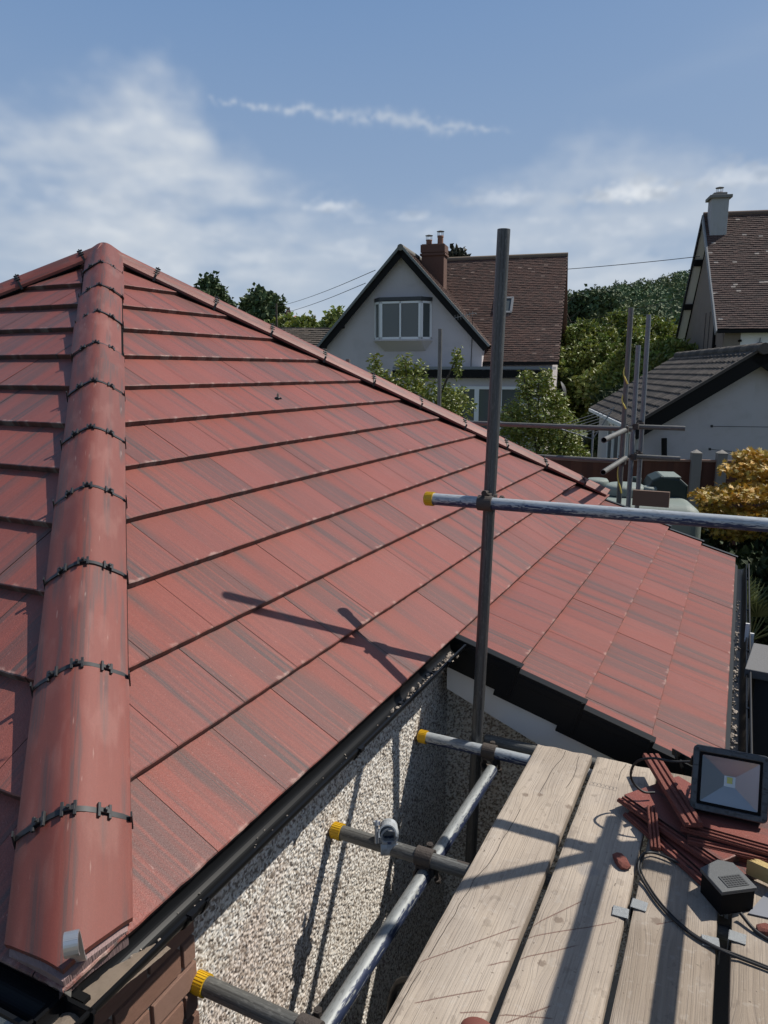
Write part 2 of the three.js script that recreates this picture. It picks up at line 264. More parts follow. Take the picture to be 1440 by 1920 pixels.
function slope(parent, O, U, V, g, rows, conv, off, seed, label) {
  const N = new THREE.Vector3().crossVectors(U, V); const r = rng(seed);
  const base = new THREE.BufferGeometry(), bp = []; const P = (u, v, h) => O.clone().addScaledVector(U, u).addScaledVector(V, v).addScaledVector(N, h);
  for (const h of [-0.070, -0.095]) for (let i = 1; i + 1 < conv.length; i++) for (const k of [0, i, i + 1]) bp.push(...P(conv[k][0], conv[k][1], h).toArray());
  base.setAttribute('position', new THREE.Float32BufferAttribute(bp, 3)); base.computeVertexNormals();
  const part = mesh('roof_slope', base, M.blackMatt, parent); if (label) part.userData.label = label;
  const m4 = new THREE.Matrix4().makeBasis(U, N, V.clone().negate());
  const umin = Math.min(...conv.map(p => p[0])), umax = Math.max(...conv.map(p => p[0]));
  let variant = 0;
  for (let k = 0; k < rows; k++) for (let u = off[k % 2] - 0.3 * Math.ceil((off[k % 2] - umin) / 0.3 + 1); u < umax; u += 0.3) {
    const v0 = k * g, rect = [[u + 0.0012, v0], [u + 0.2988, v0], [u + 0.2988, v0 + g + 0.032], [u + 0.0012, v0 + g + 0.032]];
    const c = clipPoly(rect, conv); if (c.length < 3) continue;
    let ar = 0; for (let i = 0; i < c.length; i++) { const a = c[i], b = c[(i + 1) % c.length]; ar += a[0] * b[1] - b[0] * a[1]; } ar /= 2; if (ar < 0.0015) continue;
    const whole = ar > 0.2976 * (g + 0.032) - 1e-5; variant = (variant + 1 + Math.floor(r() * 12)) % 14;
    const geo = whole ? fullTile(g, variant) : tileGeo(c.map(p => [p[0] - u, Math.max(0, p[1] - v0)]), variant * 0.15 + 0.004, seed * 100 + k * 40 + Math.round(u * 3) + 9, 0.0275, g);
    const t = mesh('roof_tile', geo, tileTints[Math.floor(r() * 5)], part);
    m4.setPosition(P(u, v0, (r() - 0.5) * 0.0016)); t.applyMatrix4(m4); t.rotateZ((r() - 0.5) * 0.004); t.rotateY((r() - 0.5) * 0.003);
  }
  return { part, P, N };
}
const slopeLen1 = (XE - APEX.x) / Math.cos(A1);
const P1 = slope(bungalow, V3(XE, YE, ZN), V3(0, 0, -1), V3(-Math.cos(A1), Math.sin(A1), 0), G1, 13, [[0, 0], [ZN - ZFAR, 0], [ZN - APEX.z, slopeLen1]], [0.16, 0.30], 11);
const A2 = Math.atan2(APEX.y - YE, ZN - APEX.z), slopeLen2 = (ZN - APEX.z) / Math.cos(A2);
const P2 = slope(bungalow, V3(XL, YE, ZN), V3(1, 0, 0), V3(0, Math.sin(A2), -Math.cos(A2)), slopeLen2 / slopeLen1 * G1, 13, [[0, 0], [XE - XL, 0], [APEX.x - XL, slopeLen2]], [0.09, 0.24], 23);
const OC = V3(XE + 4 * G2 * Math.cos(B1), YE - 4 * G2 * Math.sin(B1), ZV);
const PC = slope(bungalow, OC, V3(0, 0, -1), V3(-Math.cos(B1), Math.sin(B1), 0), G2, 4, [[0, 0], [ZV - ZV2, 0], [ZV - ZV2, 4 * G2 + 0.03], [0, 4 * G2 + 0.03]], [0.29, 0.13], 37, 'lower slope of the side extension, shallower than the main roof');
for (const [a, b] of [[V3(XE, YE, ZFAR), V3(XL, YE, ZFAR)], [V3(XL, YE, ZFAR), V3(XL, YE, ZN)]]) {
  const g = new THREE.BufferGeometry(); g.setAttribute('position', new THREE.Float32BufferAttribute([...a.toArray(), ...b.toArray(), ...APEX.toArray()], 3)); g.computeVertexNormals(); mesh('roof_slope', g, std([0.27, 0.075, 0.058], 0.7), bungalow);
}
// hips: third-round caps butted end to end with black union clips between
const PROF = []; for (let i = -8; i <= 8; i++) { const w = i / 8 * 0.122, a = Math.abs(w); PROF.push([w, 0.047 - (a < 0.05 ? a * a * 7.2 : 0.018 + (a - 0.05) * 0.72 + (a > 0.112 ? (a - 0.112) * 0.5 : 0))]); }
function profH(w) { const t = clamp((w / 0.122 + 1) * 8, 0, 15.999), i = Math.floor(t); return mix(PROF[i][1], PROF[i + 1][1], t - i); }
function band(prof, lift, thick, t0, t1, vOff) {   // a strip following the cap's section between two stations; t0 may vary with w
  const pos = [], uv = []; const f0 = typeof t0 === 'function' ? t0 : () => t0, n = prof.length;
  const O = (i, t) => [prof[i][0], prof[i][1] + lift, t], I = (i, t) => [prof[i][0] * 0.985, prof[i][1] + lift - thick, t];
  const quad = (a, b, c, d) => { for (const p of [a, b, c, a, c, d]) { pos.push(...p); uv.push((p[0] + 0.13) / 0.3, (p[2] + vOff) / 1.8); } };
  for (let i = 0; i + 1 < n; i++) { const s0 = f0(prof[i][0]), s1 = f0(prof[i + 1][0]); const m = k => [mix(s0, t1, k / 4), mix(s1, t1, k / 4)];
    for (let k = 0; k < 4; k++) { const [a0, a1] = m(k), [b0, b1] = m(k + 1); quad(O(i, a0), O(i + 1, a1), O(i + 1, b1), O(i, b0)); quad(I(i, a0), I(i, b0), I(i + 1, b1), I(i + 1, a1)); }
    quad(O(i, s0), I(i, s0), I(i + 1, s1), O(i + 1, s1)); quad(O(i, t1), O(i + 1, t1), I(i + 1, t1), I(i, t1)); }
  for (const i of [0, n - 1]) { const s = f0(prof[i][0]); quad(O(i, s), O(i, t1), I(i, t1), I(i, s)); }
  const g = new THREE.BufferGeometry(); g.setAttribute('position', new THREE.Float32BufferAttribute(pos, 3)); g.setAttribute('uv', new THREE.Float32BufferAttribute(uv, 2)); return toCreasedNormals(g, 0.7);
}
function clampPiece(w, h, t, ang, lift) {   // H-shaped clamp straddling the joint
  const g = [box(0.007, 0.007, 0.036, -0.0135, 0.005, 0, 0.001), box(0.007, 0.007, 0.036, 0.0135, 0.005, 0, 0.001), box(0.028, 0.005, 0.012, 0, 0.0065, 0, 0.001), box(0.009, 0.006, 0.010, 0, 0.008, 0, 0.001)];
  const s = new THREE.CylinderGeometry(0.0045, 0.0045, 0.004, 10); s.translate(0, 0.015, 0); g.push(s); const m = join(g); m.rotateZ(-ang); m.translate(w, h + lift, t); return m;
}
function hip(a, b, opts) {
  const part = new THREE.Group(); part.name = 'hip'; bungalow.add(part); const r = rng(opts.seed);
  const T = b.clone().sub(a), L = T.length(); T.normalize(); const W = new THREE.Vector3().crossVectors(V3(0, 1, 0), T).normalize(); const Nn = new THREE.Vector3().crossVectors(T, W);
  part.applyMatrix4(new THREE.Matrix4().makeBasis(W, Nn, T).setPosition(a));
  const clipGeo = [band(PROF, 0.0035, 0.006, -0.007, 0.007, 0), clampPiece(0.004, 0.047, 0, 0, 0.001), clampPiece(0.066, profH(0.066), 0, Math.atan(0.72), 0.0015), clampPiece(-0.066, profH(0.066), 0, -Math.atan(0.72), 0.0015), box(0.004, 0.05, 0.014, 0.125, -0.03, 0), box(0.004, 0.05, 0.014, -0.125, -0.03, 0)];
  const cg = join(clipGeo.map(g => g)); let t = opts.first, prev = null; const joints = [];
  for (; t < L + 0.02; t += 0.446) joints.push(t); 
  for (let i = 0; i <= joints.length; i++) {
    const t1 = i < joints.length ? joints[i] - 0.006 : L + 0.03; const t0 = i ? joints[i - 1] + 0.006 : (w => 0.018 + Math.abs(w) * 0.92); if (i === joints.length && t1 - (i ? joints[i - 1] : 0) < 0.1) continue;
    const c = mesh('hip_tile', band(PROF, 0, 0.016, t0, t1, r() * 3), capTints[Math.floor(r() * 4)], part); c.position.set((r() - 0.5) * 0.006, (r() - 0.5) * 0.005, 0); c.rotation.y = (r() - 0.5) * 0.006;
  }
  for (const q of joints) { const c = mesh('union_clip', cg, M.clip, part); c.position.z = q; c.rotation.y = (r() - 0.5) * 0.02; }
  const rolls = []; for (const s of [-1, 1]) { rolls.push(box(0.02, 0.006, L - 0.25, s * 0.112, -0.050, L / 2 + 0.08)); }
  mesh('hip_roll', rolls, M.blackMatt, part); return { part, L };
}
const capTints = [[1, 1, 1], [0.86, 0.84, 0.84], [1.08, 1.1, 1.12], [0.94, 0.9, 0.88]].map(t => { const m = M.cap.clone(); m.color.setRGB(...t.map(v => v * 0.92)); return m; });
const hipNear = hip(V3(XE, YE, ZN), APEX, { first: 0.36, seed: 5 });
hip(V3(XE, YE, ZFAR), APEX.clone(), { first: 0.40, seed: 6 });
hip(V3(XL, YE, ZN), APEX.clone(), { first: 0.28, seed: 8 });
{ // mortar bedding under the cut foot of the near hip, and its galvanised hip iron
  const g = band(PROF.map(p => [p[0] * 0.92, p[1] * 0.9 - 0.020]), 0, 0.062, w => 0.010 + Math.abs(w) * 0.92, 0.16, 0);
  mesh('mortar_bed', g, M.capCore, hipNear.part);
  const c = []; c.push([0.10, -0.075], [0.0, -0.075], [-0.075, -0.075], [-0.105, -0.06], [-0.113, -0.02], [-0.113, 0.05], [-0.121, 0.082], [-0.140, 0.090], [-0.154, 0.074], [-0.150, 0.052]);
  const cur = new THREE.CatmullRomCurve3(c.map(p => V3(0, p[1], p[0]))); const pts = cur.getPoints(60), pos = [];
  for (let i = 0; i + 1 < pts.length; i++) { const p = pts[i], q = pts[i + 1], d = q.clone().sub(p).normalize(), n = V3(0, -d.z, d.y).multiplyScalar(0.002); const w = 0.0125;
    const A = (o, s, k) => [k * w, o.y + n.y * s, o.z + n.z * s]; const quad = (a, b, e, f) => pos.push(...a, ...b, ...e, ...a, ...e, ...f);
    quad(A(p, 1, -1), A(p, 1, 1), A(q, 1, 1), A(q, 1, -1)); quad(A(p, -1, -1), A(q, -1, -1), A(q, -1, 1), A(p, -1, 1)); quad(A(p, 1, -1), A(q, 1, -1), A(q, -1, -1), A(p, -1, -1)); quad(A(p, 1, 1), A(p, -1, 1), A(q, -1, 1), A(q, 1, 1)); }
  const ig = new THREE.BufferGeometry(); ig.setAttribute('position', new THREE.Float32BufferAttribute(pos, 3)); const m = mesh('hip_iron', toCreasedNormals(ig, 0.6), std([0.55, 0.57, 0.58], 0.35, { metalness: 0.8 }), hipNear.part); m.position.set(-0.028, 0.075, 0.150); m.userData.label = 'galvanised scrolled hip iron';
}
// gutters
function gutterGeo(len, R = 0.056) { const o = [], i = []; for (let k = 0; k <= 20; k++) { const a = Math.PI + k / 20 * Math.PI; o.push([Math.cos(a) * R, Math.sin(a) * R]); i.unshift([Math.cos(a) * (R - 0.0028), Math.sin(a) * (R - 0.0028)]); } const lipL = [[-R - 0.004, 0.002], [-R - 0.004, 0.007], [-R + 0.004, 0.007]], lipR = [[R - 0.004, 0.007], [R + 0.004, 0.007], [R + 0.004, 0.002]]; return extrude([...lipL.slice().reverse().slice(0, 0), [-R - 0.004, 0], ...o, [R + 0.004, 0], [R + 0.004, 0.006], [R - 0.004, 0.006], ...i, [-R + 0.004, 0.006], [-R - 0.004, 0.006]], len); }
const GX = XE + 0.012, GYT = YE - 0.036, GR = 0.037, GR2 = 0.047;
const bracketFor = R => join([gutterGeo(0.022, R + 0.0045), box(0.02, 0.03, 0.022, -R - 0.008, -0.004, 0.011), box(0.016, 0.012, 0.022, R + 0.006, 0.003, 0.011)]), bracketGeo = bracketFor(GR), bracketGeo2 = bracketFor(GR2);
{
  const g1 = mesh('gutter', gutterGeo(2.16, GR), M.black, bungalow); g1.position.set(GX, GYT, ZV + 0.035);
  for (const z of [-2.72, -1.93, -1.12]) { const b = mesh('gutter_bracket', bracketGeo, M.black, g1); b.position.set(0, 0, z - ZV - 0.035); }
  const un = mesh('gutter_union', join([gutterGeo(0.07, GR + 0.004), gutterGeo(0.012, GR + 0.0075)]), M.black, g1); un.position.z = 1.76;
  const st = mesh('stop_end', new THREE.CircleGeometry(GR + 0.001, 24, Math.PI, Math.PI), M.black, g1); st.position.z = 0.002;
  const g2 = gutterGeo(6.2, GR); g2.rotateY(-Math.PI / 2); const h = mesh('gutter', g2, M.black, bungalow); h.position.set(XE + 0.06, GYT, ZN + 0.022);

  const g3 = mesh('gutter', gutterGeo(3.78, GR2), M.black, bungalow); g3.position.set(OC.x + 0.040, OC.y - 0.05, ZV2 + 0.06);
  for (const z of [0.5, 1.35, 2.2, 3.05, 3.6]) { const b = mesh('gutter_bracket', bracketGeo2, M.black, g3); b.position.z = z; }
  const s3 = mesh('stop_end', new THREE.CircleGeometry(GR2 + 0.001, 24, Math.PI, Math.PI), M.black, g3); s3.position.z = 3.778;
  mesh('eaves_tray', (() => { const g = box(0.075, 0.004, 3.9); g.rotateZ(-0.75); g.translate(OC.x - 0.008, OC.y - 0.046, (ZV + ZV2) / 2); return g; })(), M.anthracite, bungalow);
  const rod1 = mesh('cable_conduit', bent([V3(OC.x + 0.104, OC.y - 0.03, -6.85), V3(OC.x + 0.104, OC.y - 0.03, -5), V3(OC.x + 0.104, OC.y - 0.03, -3.2)], 0.006, 8, 20), M.cable, bungalow);
  // grit and mortar crumbs lying in the two gutters
  const r = rng(77), chip = new THREE.IcosahedronGeometry(1, 0); const n = 560; const im = new THREE.InstancedMesh(chip, std([0.36, 0.31, 0.265], 0.95), n); im.name = 'mortar_debris'; const o = new THREE.Object3D();
  for (let i = 0; i < n; i++) { let x, z, y; if (i < 340) { z = i < 290 ? -2.86 + Math.pow(r(), 2.0) * 0.6 : -2.8 + r() * 2; const q = (r() - 0.4) * 0.042; x = GX + q; y = GYT - Math.sqrt((GR - 0.003) ** 2 - q * q) + 0.003; } else { z = -3.3 - Math.pow(r(), 1.4) * 2.6; const q = (r() - 0.8) * 0.03; x = OC.x + 0.040 + q; y = OC.y - 0.05 - Math.sqrt((GR2 - 0.003) ** 2 - q * q) + 0.003; }
    const s = 0.0015 + r() * r() * 0.008 * (z < -2.2 ? 1.3 : 0.5); o.position.set(x, y, z); o.scale.set(s * (0.7 + r()), s * 0.6, s * (0.7 + r())); o.rotation.set(r() * 6, r() * 6, r() * 6); o.updateMatrix(); im.setMatrixAt(i, o.matrix); }
  im.castShadow = im.receiveShadow = true; scene.add(im); tag(im, 'pale grit and mortar crumbs lying in the black gutters', 'debris', null, 'stuff');
}
{ // mortar and dust packed into the near end of the gutter
  const g = new THREE.PlaneGeometry(0.062, 0.30, 20, 80); g.rotateX(-Math.PI / 2); const p = g.attributes.position; for (let i = 0; i < p.count; i++) { const x = p.getX(i), z = p.getZ(i); p.setY(i, -0.016 - 0.02 * sstep(0.02, -0.18, z) * 1.2 + 0.016 * (fbm(x * 30, z * 22, 4) - 0.5) - 0.10 * x * x * 40); } g.computeVertexNormals(); g.translate(GX, GYT, -0.90); const m = solo('gutter_mortar', g, std([0.34, 0.27, 0.21], 0.95, { map: rep(mottle, 2, 6), bumpMap: rep(coarse, 2, 6), bumpScale: 0.003 }), 'tan mortar and dust packed in the near end of the gutter', 'mortar');
}
// fascia, soffit, walls
mesh('fascia', [box(0.018, 0.07, 2.2, XE - 0.040, YE - 0.078, -1.86)], M.blackMatt, bungalow);
mesh('fascia', [box(6.2, 0.07, 0.018, (XE + XL) / 2, YE - 0.078, ZN - 0.040)], M.blackMatt, bungalow);
mesh('soffit', [box(0.10, 0.01, 2.2, XE - 0.09, YE - 0.106, -1.86), box(6.0, 0.01, 0.10, (XE + XL) / 2 - 0.1, YE - 0.106, ZN - 0.09)], M.white, bungalow);
const wallBody = mesh('wall', [box(XW - 0.012 - (XL + 0.1), YE - 0.115 - GY, (ZN - 0.12) - (ZFAR + 0.1), (XW - 0.012 + XL + 0.1) / 2, (YE - 0.115 + GY) / 2, (ZN - 0.12 + ZFAR + 0.1) / 2)], M.render, bungalow);
// pebbledash: every stone stands proud of the render
function pebbledash(w, h, step, seed, stain) {
  const nx = Math.round(w / step), ny = Math.round(h / step), pos = new Float32Array((nx + 1) * (ny + 1) * 3), col = new Float32Array((nx + 1) * (ny + 1) * 3), idx = [];
  const cs = 0.0070, pal = [[0.66, 0.61, 0.54], [0.74, 0.71, 0.66], [0.55, 0.50, 0.435], [0.34, 0.295, 0.25], [0.70, 0.655, 0.595], [0.20, 0.165, 0.135], [0.76, 0.74, 0.70]];
  for (let j = 0; j <= ny; j++) for (let i = 0; i <= nx; i++) {
    const x = i / nx * w, y = j / ny * h, gx = x / cs, gy = y / cs, ci = Math.floor(gx), cj = Math.floor(gy); let best = 9, bi = 0, bj = 0;
    for (let a = -1; a <= 1; a++) for (let b = -1; b <= 1; b++) { const hx = hash2(ci + a + seed, (cj + b) * 3 + 7), hy = hash2((ci + a) * 5 + 11, cj + b + seed * 2); const dx = ci + a + 0.15 + 0.7 * hx - gx, dy = cj + b + 0.15 + 0.7 * hy - gy, d = Math.hypot(dx, dy); if (d < best) { best = d; bi = ci + a; bj = cj + b; } }
    const q = hash2(bi * 3 + (bj >> 4), bj * 7 + seed), rad = 0.55 + 0.3 * q, up = best < rad ? Math.sqrt(1 - (best / rad) ** 2) : 0; const tall = 0.0028 + 0.0048 * hash2(bi + 31, bj * 2 + 5);
    const k = (j * (nx + 1) + i) * 3; pos[k] = x; pos[k + 1] = y; pos[k + 2] = up * tall + 0.004 * fbm(x * 9, y * 9, 3) - 0.004;
    let c = up > 0.12 ? pal[Math.floor(hash2(bi * 7 + 1, bj * 5 + (bi >> 3)) * 6.999)] : [0.24, 0.21, 0.175];
    const st = stain ? sstep(0.50, 0.66, fbm(x * 3.2 + 2, y * 2.6 + 5, 4)) * sstep(0.95, 0.2, x) : 0; c = mix3(c, [c[0] * 0.68, c[1] * 0.52, c[2] * 0.46], st * 0.45);
    col[k] = c[0]; col[k + 1] = c[1]; col[k + 2] = c[2];
    if (i < nx && j < ny) { const p = j * (nx + 1) + i; idx.push(p, p + 1, p + nx + 2, p, p + nx + 2, p + nx + 1); }
  }
  const g = new THREE.BufferGeometry(); g.setAttribute('position', new THREE.BufferAttribute(pos, 3)); g.setAttribute('color', new THREE.BufferAttribute(col, 3)); g.setIndex(idx); g.computeVertexNormals(); return g;
}
const dashMat = std([1, 1, 1], 0.9, { vertexColors: true });
{
  const y0 = -2.75, h = YE - 0.112 - y0, z0 = -1.27, w = z0 - (ZW - 0.01);       // x of the sheet runs away from the near corner
  const g = pebbledash(w, h, 0.0030, 3, true); g.rotateY(Math.PI / 2); g.translate(XW, y0, z0); const m = mesh('pebbledash', g, dashMat, wallBody); m.userData.label = 'sunlit cream pebbledash';
  const low = new THREE.PlaneGeometry(w + 0.4, y0 - GY); low.rotateY(Math.PI / 2); low.translate(XW - 0.002, (y0 + GY) / 2, z0 - w / 2 + 0.2); mesh('lower_wall', low, M.render, wallBody);
  // brick quoin at the near corner
  const r = rng(91), mats = [[0.31, 0.165, 0.115], [0.345, 0.19, 0.135], [0.27, 0.145, 0.105], [0.37, 0.215, 0.16]].map(c => std(c, 0.9, { map: rep(mottle, 1, 1), bumpMap: rep(coarse, 2, 2), bumpScale: 0.003 }));
  mesh('mortar', box(0.02, 1.62, 0.385, XW - 0.006, YE - 0.113 - 0.81, -1.0845), std([0.36, 0.315, 0.265], 0.95, { bumpMap: coarse, bumpScale: 0.002 }), wallBody);
  for (let k = 0; k < 21; k++) { const y = YE - 0.150 - k * 0.076; const L = k % 2 ? [[-0.894, 0.215], [-1.119, 0.157]] : [[-0.894, 0.1025], [-1.0065, 0.215], [-1.2315, 0.044]]; for (const [z, l] of L) mesh('brick', box(0.024, 0.066, l, XW + 0.001 + r() * 0.003, y, z - l / 2, 0.003), mats[Math.floor(r() * 4)], wallBody); }
}
{ // the side extension
  const e = mesh('extension_wall', (() => { const x1 = OC.x - 0.12; const top = x => YE - 0.09 - (x - XE) * Math.tan(B1); const g = extrude([[XW - 0.1, GY], [x1, GY], [x1, top(x1)], [XW - 0.1, top(XW - 0.1)]], 3.72); g.translate(0, 0, ZW - 3.73); return g; })(), M.render, bungalow);
  const w = 1.0, g = pebbledash(w, 1.45, 0.0046, 40, false); const p = g.attributes.position; for (let i = 0; i < p.count; i++) { const x = XW + p.getX(i); const lim = YE - 0.10 - (x - XE) * Math.tan(B1); p.setXYZ(i, x, Math.min(-2.75 + p.getY(i), lim), ZW + p.getZ(i) - 0.002); } g.computeVertexNormals();
  const m = mesh('pebbledash', g, dashMat, e);
  const S = (x, dv) => [x, YE - (x - XE) * Math.tan(B1) - dv];
  const bb = extrude([S(XW + 0.05, 0.305), S(OC.x - 0.05, 0.325), S(OC.x - 0.05, 0.08), S(XW + 0.05, 0.08)], 0.022); bb.translate(0, 0, ZV - 0.045); mesh('bargeboard', bb, M.white, bungalow);
  const sf = box(1.32, 0.012, 0.13); sf.rotateZ(-B1); sf.translate((XE + OC.x) / 2, (YE + OC.y) / 2 - 0.10, ZV - 0.075); mesh('verge_soffit', sf, M.blackMatt, bungalow);
  const fa = box(0.018, 0.14, 3.9, OC.x - 0.035, OC.y - 0.13, (ZV + ZV2) / 2); mesh('fascia', fa, M.blackMatt, bungalow);
  // dry verge units, one to each course, lapped like the tiles
  const U = V3(0, 0, -1), Vv = V3(-Math.cos(B1), Math.sin(B1), 0), N = new THREE.Vector3().crossVectors(U, Vv);
  for (const side of [0, 1]) for (let k = 0; k < 4; k++) {
    const geo = join([box(0.007, 0.150, 0.375, side ? 0.0035 : -0.0035, -0.065, -0.180, 0.002), box(0.046, 0.0045, 0.325, side ? -0.018 : 0.018, 0.0085, -0.153, 0.0015), box(0.010, 0.155, 0.012, side ? 0.005 : -0.006, -0.070, -0.006, 0.003), box(0.006, 0.03, 0.28, side ? 0.005 : -0.006, -0.02, -0.15, 0.002), box(0.012, 0.028, 0.036, side ? 0.002 : -0.002, -0.152, -0.05, 0.003)]);
    const m = mesh('verge_unit', geo, M.anthracite.clone(), bungalow); m.material = side ? M.anthracite : M.vergeBlack ??= plast([0.0075, 0.0085, 0.010], 0.5, 0.3);
    const o = OC.clone().addScaledVector(Vv, k * G2 - 0.006).addScaledVector(U, (side ? ZV - ZV2 : 0) + (side ? 1 : -1) * 0.0024 * k).addScaledVector(N, 0.0015); m.applyMatrix4(new THREE.Matrix4().makeBasis(U, N, Vv.clone().negate()).setPosition(o)); m.rotateX(-Math.atan(0.0275 / G2) * 1);
  }
}
// ---------------------------------------------------------------- the near scaffold
const TR = 0.02415, BY = -1.5;                       // tube radius, top of the boards
const scaffold = thing('scaffold', 'steel tube scaffold beside the wall, with yellow-capped transoms and a guard rail', 'scaffold', [0, 0, 0]);
const capGeo = (() => { const g = []; const c = new THREE.CylinderGeometry(0.0275, 0.0275, 0.034, 24); c.translate(0, 0.008, 0); g.push(c); for (let i = 0; i < 24; i++) { const a = i / 24 * Math.PI * 2; const b = box(0.003, 0.034, 0.0025, 0, 0.008, 0); b.translate(0.0272, 0, 0); b.rotateY(a); g.push(b); } const e = new THREE.CylinderGeometry(0.024, 0.0275, 0.004, 24); e.rotateX(Math.PI); e.translate(0, -0.011, 0); g.push(e); return join(g); })();
function tubePart(parent, name, a, b, mat, capAt) {
  const m = mesh(name, pipe(a, b, TR), mat, parent);
  for (const s of capAt || []) { const p = s ? b : a, q = s ? a : b; const c = mesh('end_cap', orient(capGeo.clone(), p, q), M.yellow, m); }
  return m;
}
// a right-angle coupler: a saddle round each tube, bolted flaps standing off it
function couplerGeo(rr = 0.0295) {
  const g = []; const half = (L) => { const o = []; for (let k = 0; k <= 18; k++) { const a = -0.25 * Math.PI + k / 18 * 1.5 * Math.PI; o.push([Math.cos(a) * rr, Math.sin(a) * rr]); } for (let k = 18; k >= 0; k--) { const a = -0.25 * Math.PI + k / 18 * 1.5 * Math.PI; o.push([Math.cos(a) * (rr - 0.005), Math.sin(a) * (rr - 0.005)]); } const e = extrude(o, L, 0.001); e.translate(0, 0, -L / 2); return e; };
  g.push(half(0.056)); const h2 = half(0.056); h2.rotateY(Math.PI / 2); h2.rotateX(Math.PI); h2.translate(0, -2 * TR - 0.004, 0); g.push(h2);
  g.push(box(0.05, 0.012, 0.05, 0, -TR - 0.002, 0, 0.003)); g.push(box(0.012, 0.034, 0.034, rr + 0.002, -0.014, 0, 0.003)); g.push(box(0.034, 0.034, 0.012, 0, -2 * TR + 0.012, rr + 0.002, 0.003));
  const b1 = new THREE.CylinderGeometry(0.0065, 0.0065, 0.07, 8); b1.translate(rr + 0.013, -0.012, 0); g.push(b1); const n1 = new THREE.CylinderGeometry(0.012, 0.012, 0.012, 6); n1.translate(rr + 0.013, 0.016, 0); g.push(n1);
  const b2 = new THREE.CylinderGeometry(0.0065, 0.0065, 0.07, 8); b2.rotateZ(0.3); b2.translate(0.004, -2 * TR, rr + 0.012); g.push(b2); const n2 = new THREE.CylinderGeometry(0.012, 0.012, 0.012, 6); n2.rotateZ(0.3); n2.translate(0.01, -2 * TR - 0.03, rr + 0.012); g.push(n2);
  return join(g);
}
const couplerShape = couplerGeo();
function coupler(parent, p, zAxis, yAxis, mat = M.rusty) {  // zAxis: first tube; yAxis: away from the second
  const z = zAxis.clone().normalize(), y = yAxis.clone().addScaledVector(z, -yAxis.dot(z)).normalize(), x = new THREE.Vector3().crossVectors(y, z); const m = mesh('coupler', couplerShape, mat, parent); m.applyMatrix4(new THREE.Matrix4().makeBasis(x, y, z).setPosition(p)); return m;
}
{
  const s = scaffold, X = V3(1, 0, 0), Y = V3(0, 1, 0), Z = V3(0, 0, 1); const ty = BY - 0.038 - TR - 0.001, ly = ty - 2 * TR - 0.001;
  const poleTop = V3(-0.853, 0.517, -2.79), poleAt = y => V3(-0.853 - (0.517 - y) * 0.026, y, -2.79);
  const pole = tubePart(s, 'standard', poleAt(GY), poleTop, M.dark);
  const outer = tubePart(s, 'standard', V3(0.36, GY, -2.79), V3(0.36, 0.55, -2.79), M.dull);
  tubePart(s, 'standard', V3(-0.87, GY, 1.0), V3(-0.87, -1.45, 1.0), M.dull); tubePart(s, 'standard', V3(0.40, GY, 1.0), V3(0.40, 0.3, 1.0), M.dull);
  const rail = tubePart(s, 'guard_rail', V3(-1.123, -0.511, -2.79 + 2 * TR + 0.002), V3(0.62, -0.508, -2.79 + 2 * TR + 0.002), M.paintX, [0]);
  coupler(s, V3(-0.88, -0.511, -2.79 + 2 * TR + 0.002), X, Z);
  coupler(s, V3(0.36, -0.508, -2.79 + 2 * TR + 0.002), X, Z);
  tubePart(s, 'guard_rail', V3(0.36 - 2 * TR - 0.003, -0.50, -2.95), V3(0.36 - 2 * TR - 0.003, -0.50, 1.3), M.galv);
  tubePart(s, 'guard_rail', V3(0.36 - 2 * TR - 0.003, -0.885, -2.95), V3(0.36 - 2 * TR - 0.003, -0.885, 1.3), M.galv);
  coupler(s, V3(0.36 - 2 * TR - 0.003, -0.50, -2.79), Z, V3(-1, 0, 0)); coupler(s, V3(0.36 - 2 * TR - 0.003, -0.885, -2.79), Z, V3(-1, 0, 0));
  // transoms under the boards, their inner ends capped
  const tz = [-2.742, -1.995, -1.277, -0.45, 0.5], ends = [-1.141, -1.148, -1.15, -1.12, -1.12], mt = [M.paintX, M.dull, M.dull, M.galv, M.galv];
  tz.forEach((z, i) => tubePart(s, 'transom', V3(ends[i], ty, z), V3(i === 1 ? -0.655 : 0.6, ty, z + 0.004), mt[i], [0]));
  tubePart(s, 'transom', V3(-0.886, ty - 0.004, -2.842), V3(0.6, ty - 0.004, -2.842), M.dull);
  tubePart(s, 'transom', V3(-0.66, ty, -2.055), V3(0.6, ty, -2.055), M.dull);
  // ledgers carrying the transoms
  tubePart(s, 'ledger', V3(-0.806, ly, -2.69), V3(-0.822, ly, 1.3), M.paintZ);
  tubePart(s, 'ledger', V3(0.30, ly, -2.95), V3(0.30, ly, 1.3), M.galv);
  coupler(s, V3(-0.835, ty + 0.002, -2.742), X, Y); coupler(s, V3(-0.815, ty + 0.002, -1.995), X, Y); coupler(s, V3(-0.818, ty + 0.002, -1.277), X, Y);
  // a spare swivel coupler left clamped on the second transom and a joint pin at its end
  const sw = join([couplerShape.clone()]); sw.rotateX(Math.PI); const m = mesh('coupler', sw, M.painted, s); m.applyMatrix4(new THREE.Matrix4().makeRotationY(Math.PI / 2 + 0.5).setPosition(-0.945, ty + 0.004, -1.995));
  const sl = (() => { const o = []; for (let k = 0; k <= 16; k++) { const a = k / 16 * Math.PI * 1.15 - 0.1; o.push([Math.cos(a) * 0.031, Math.sin(a) * 0.031]); } for (let k = 16; k >= 0; k--) { const a = k / 16 * Math.PI * 1.15 - 0.1; o.push([Math.cos(a) * 0.027, Math.sin(a) * 0.027]); } const e = extrude(o, 0.075, 0.001); e.translate(0, 0, -0.037); return e; })();
  sl.rotateX(-0.5); sl.rotateY(0.35); sl.translate(-0.945, ty + 0.052, -1.99); mesh('coupler_flap', sl, M.painted, s);
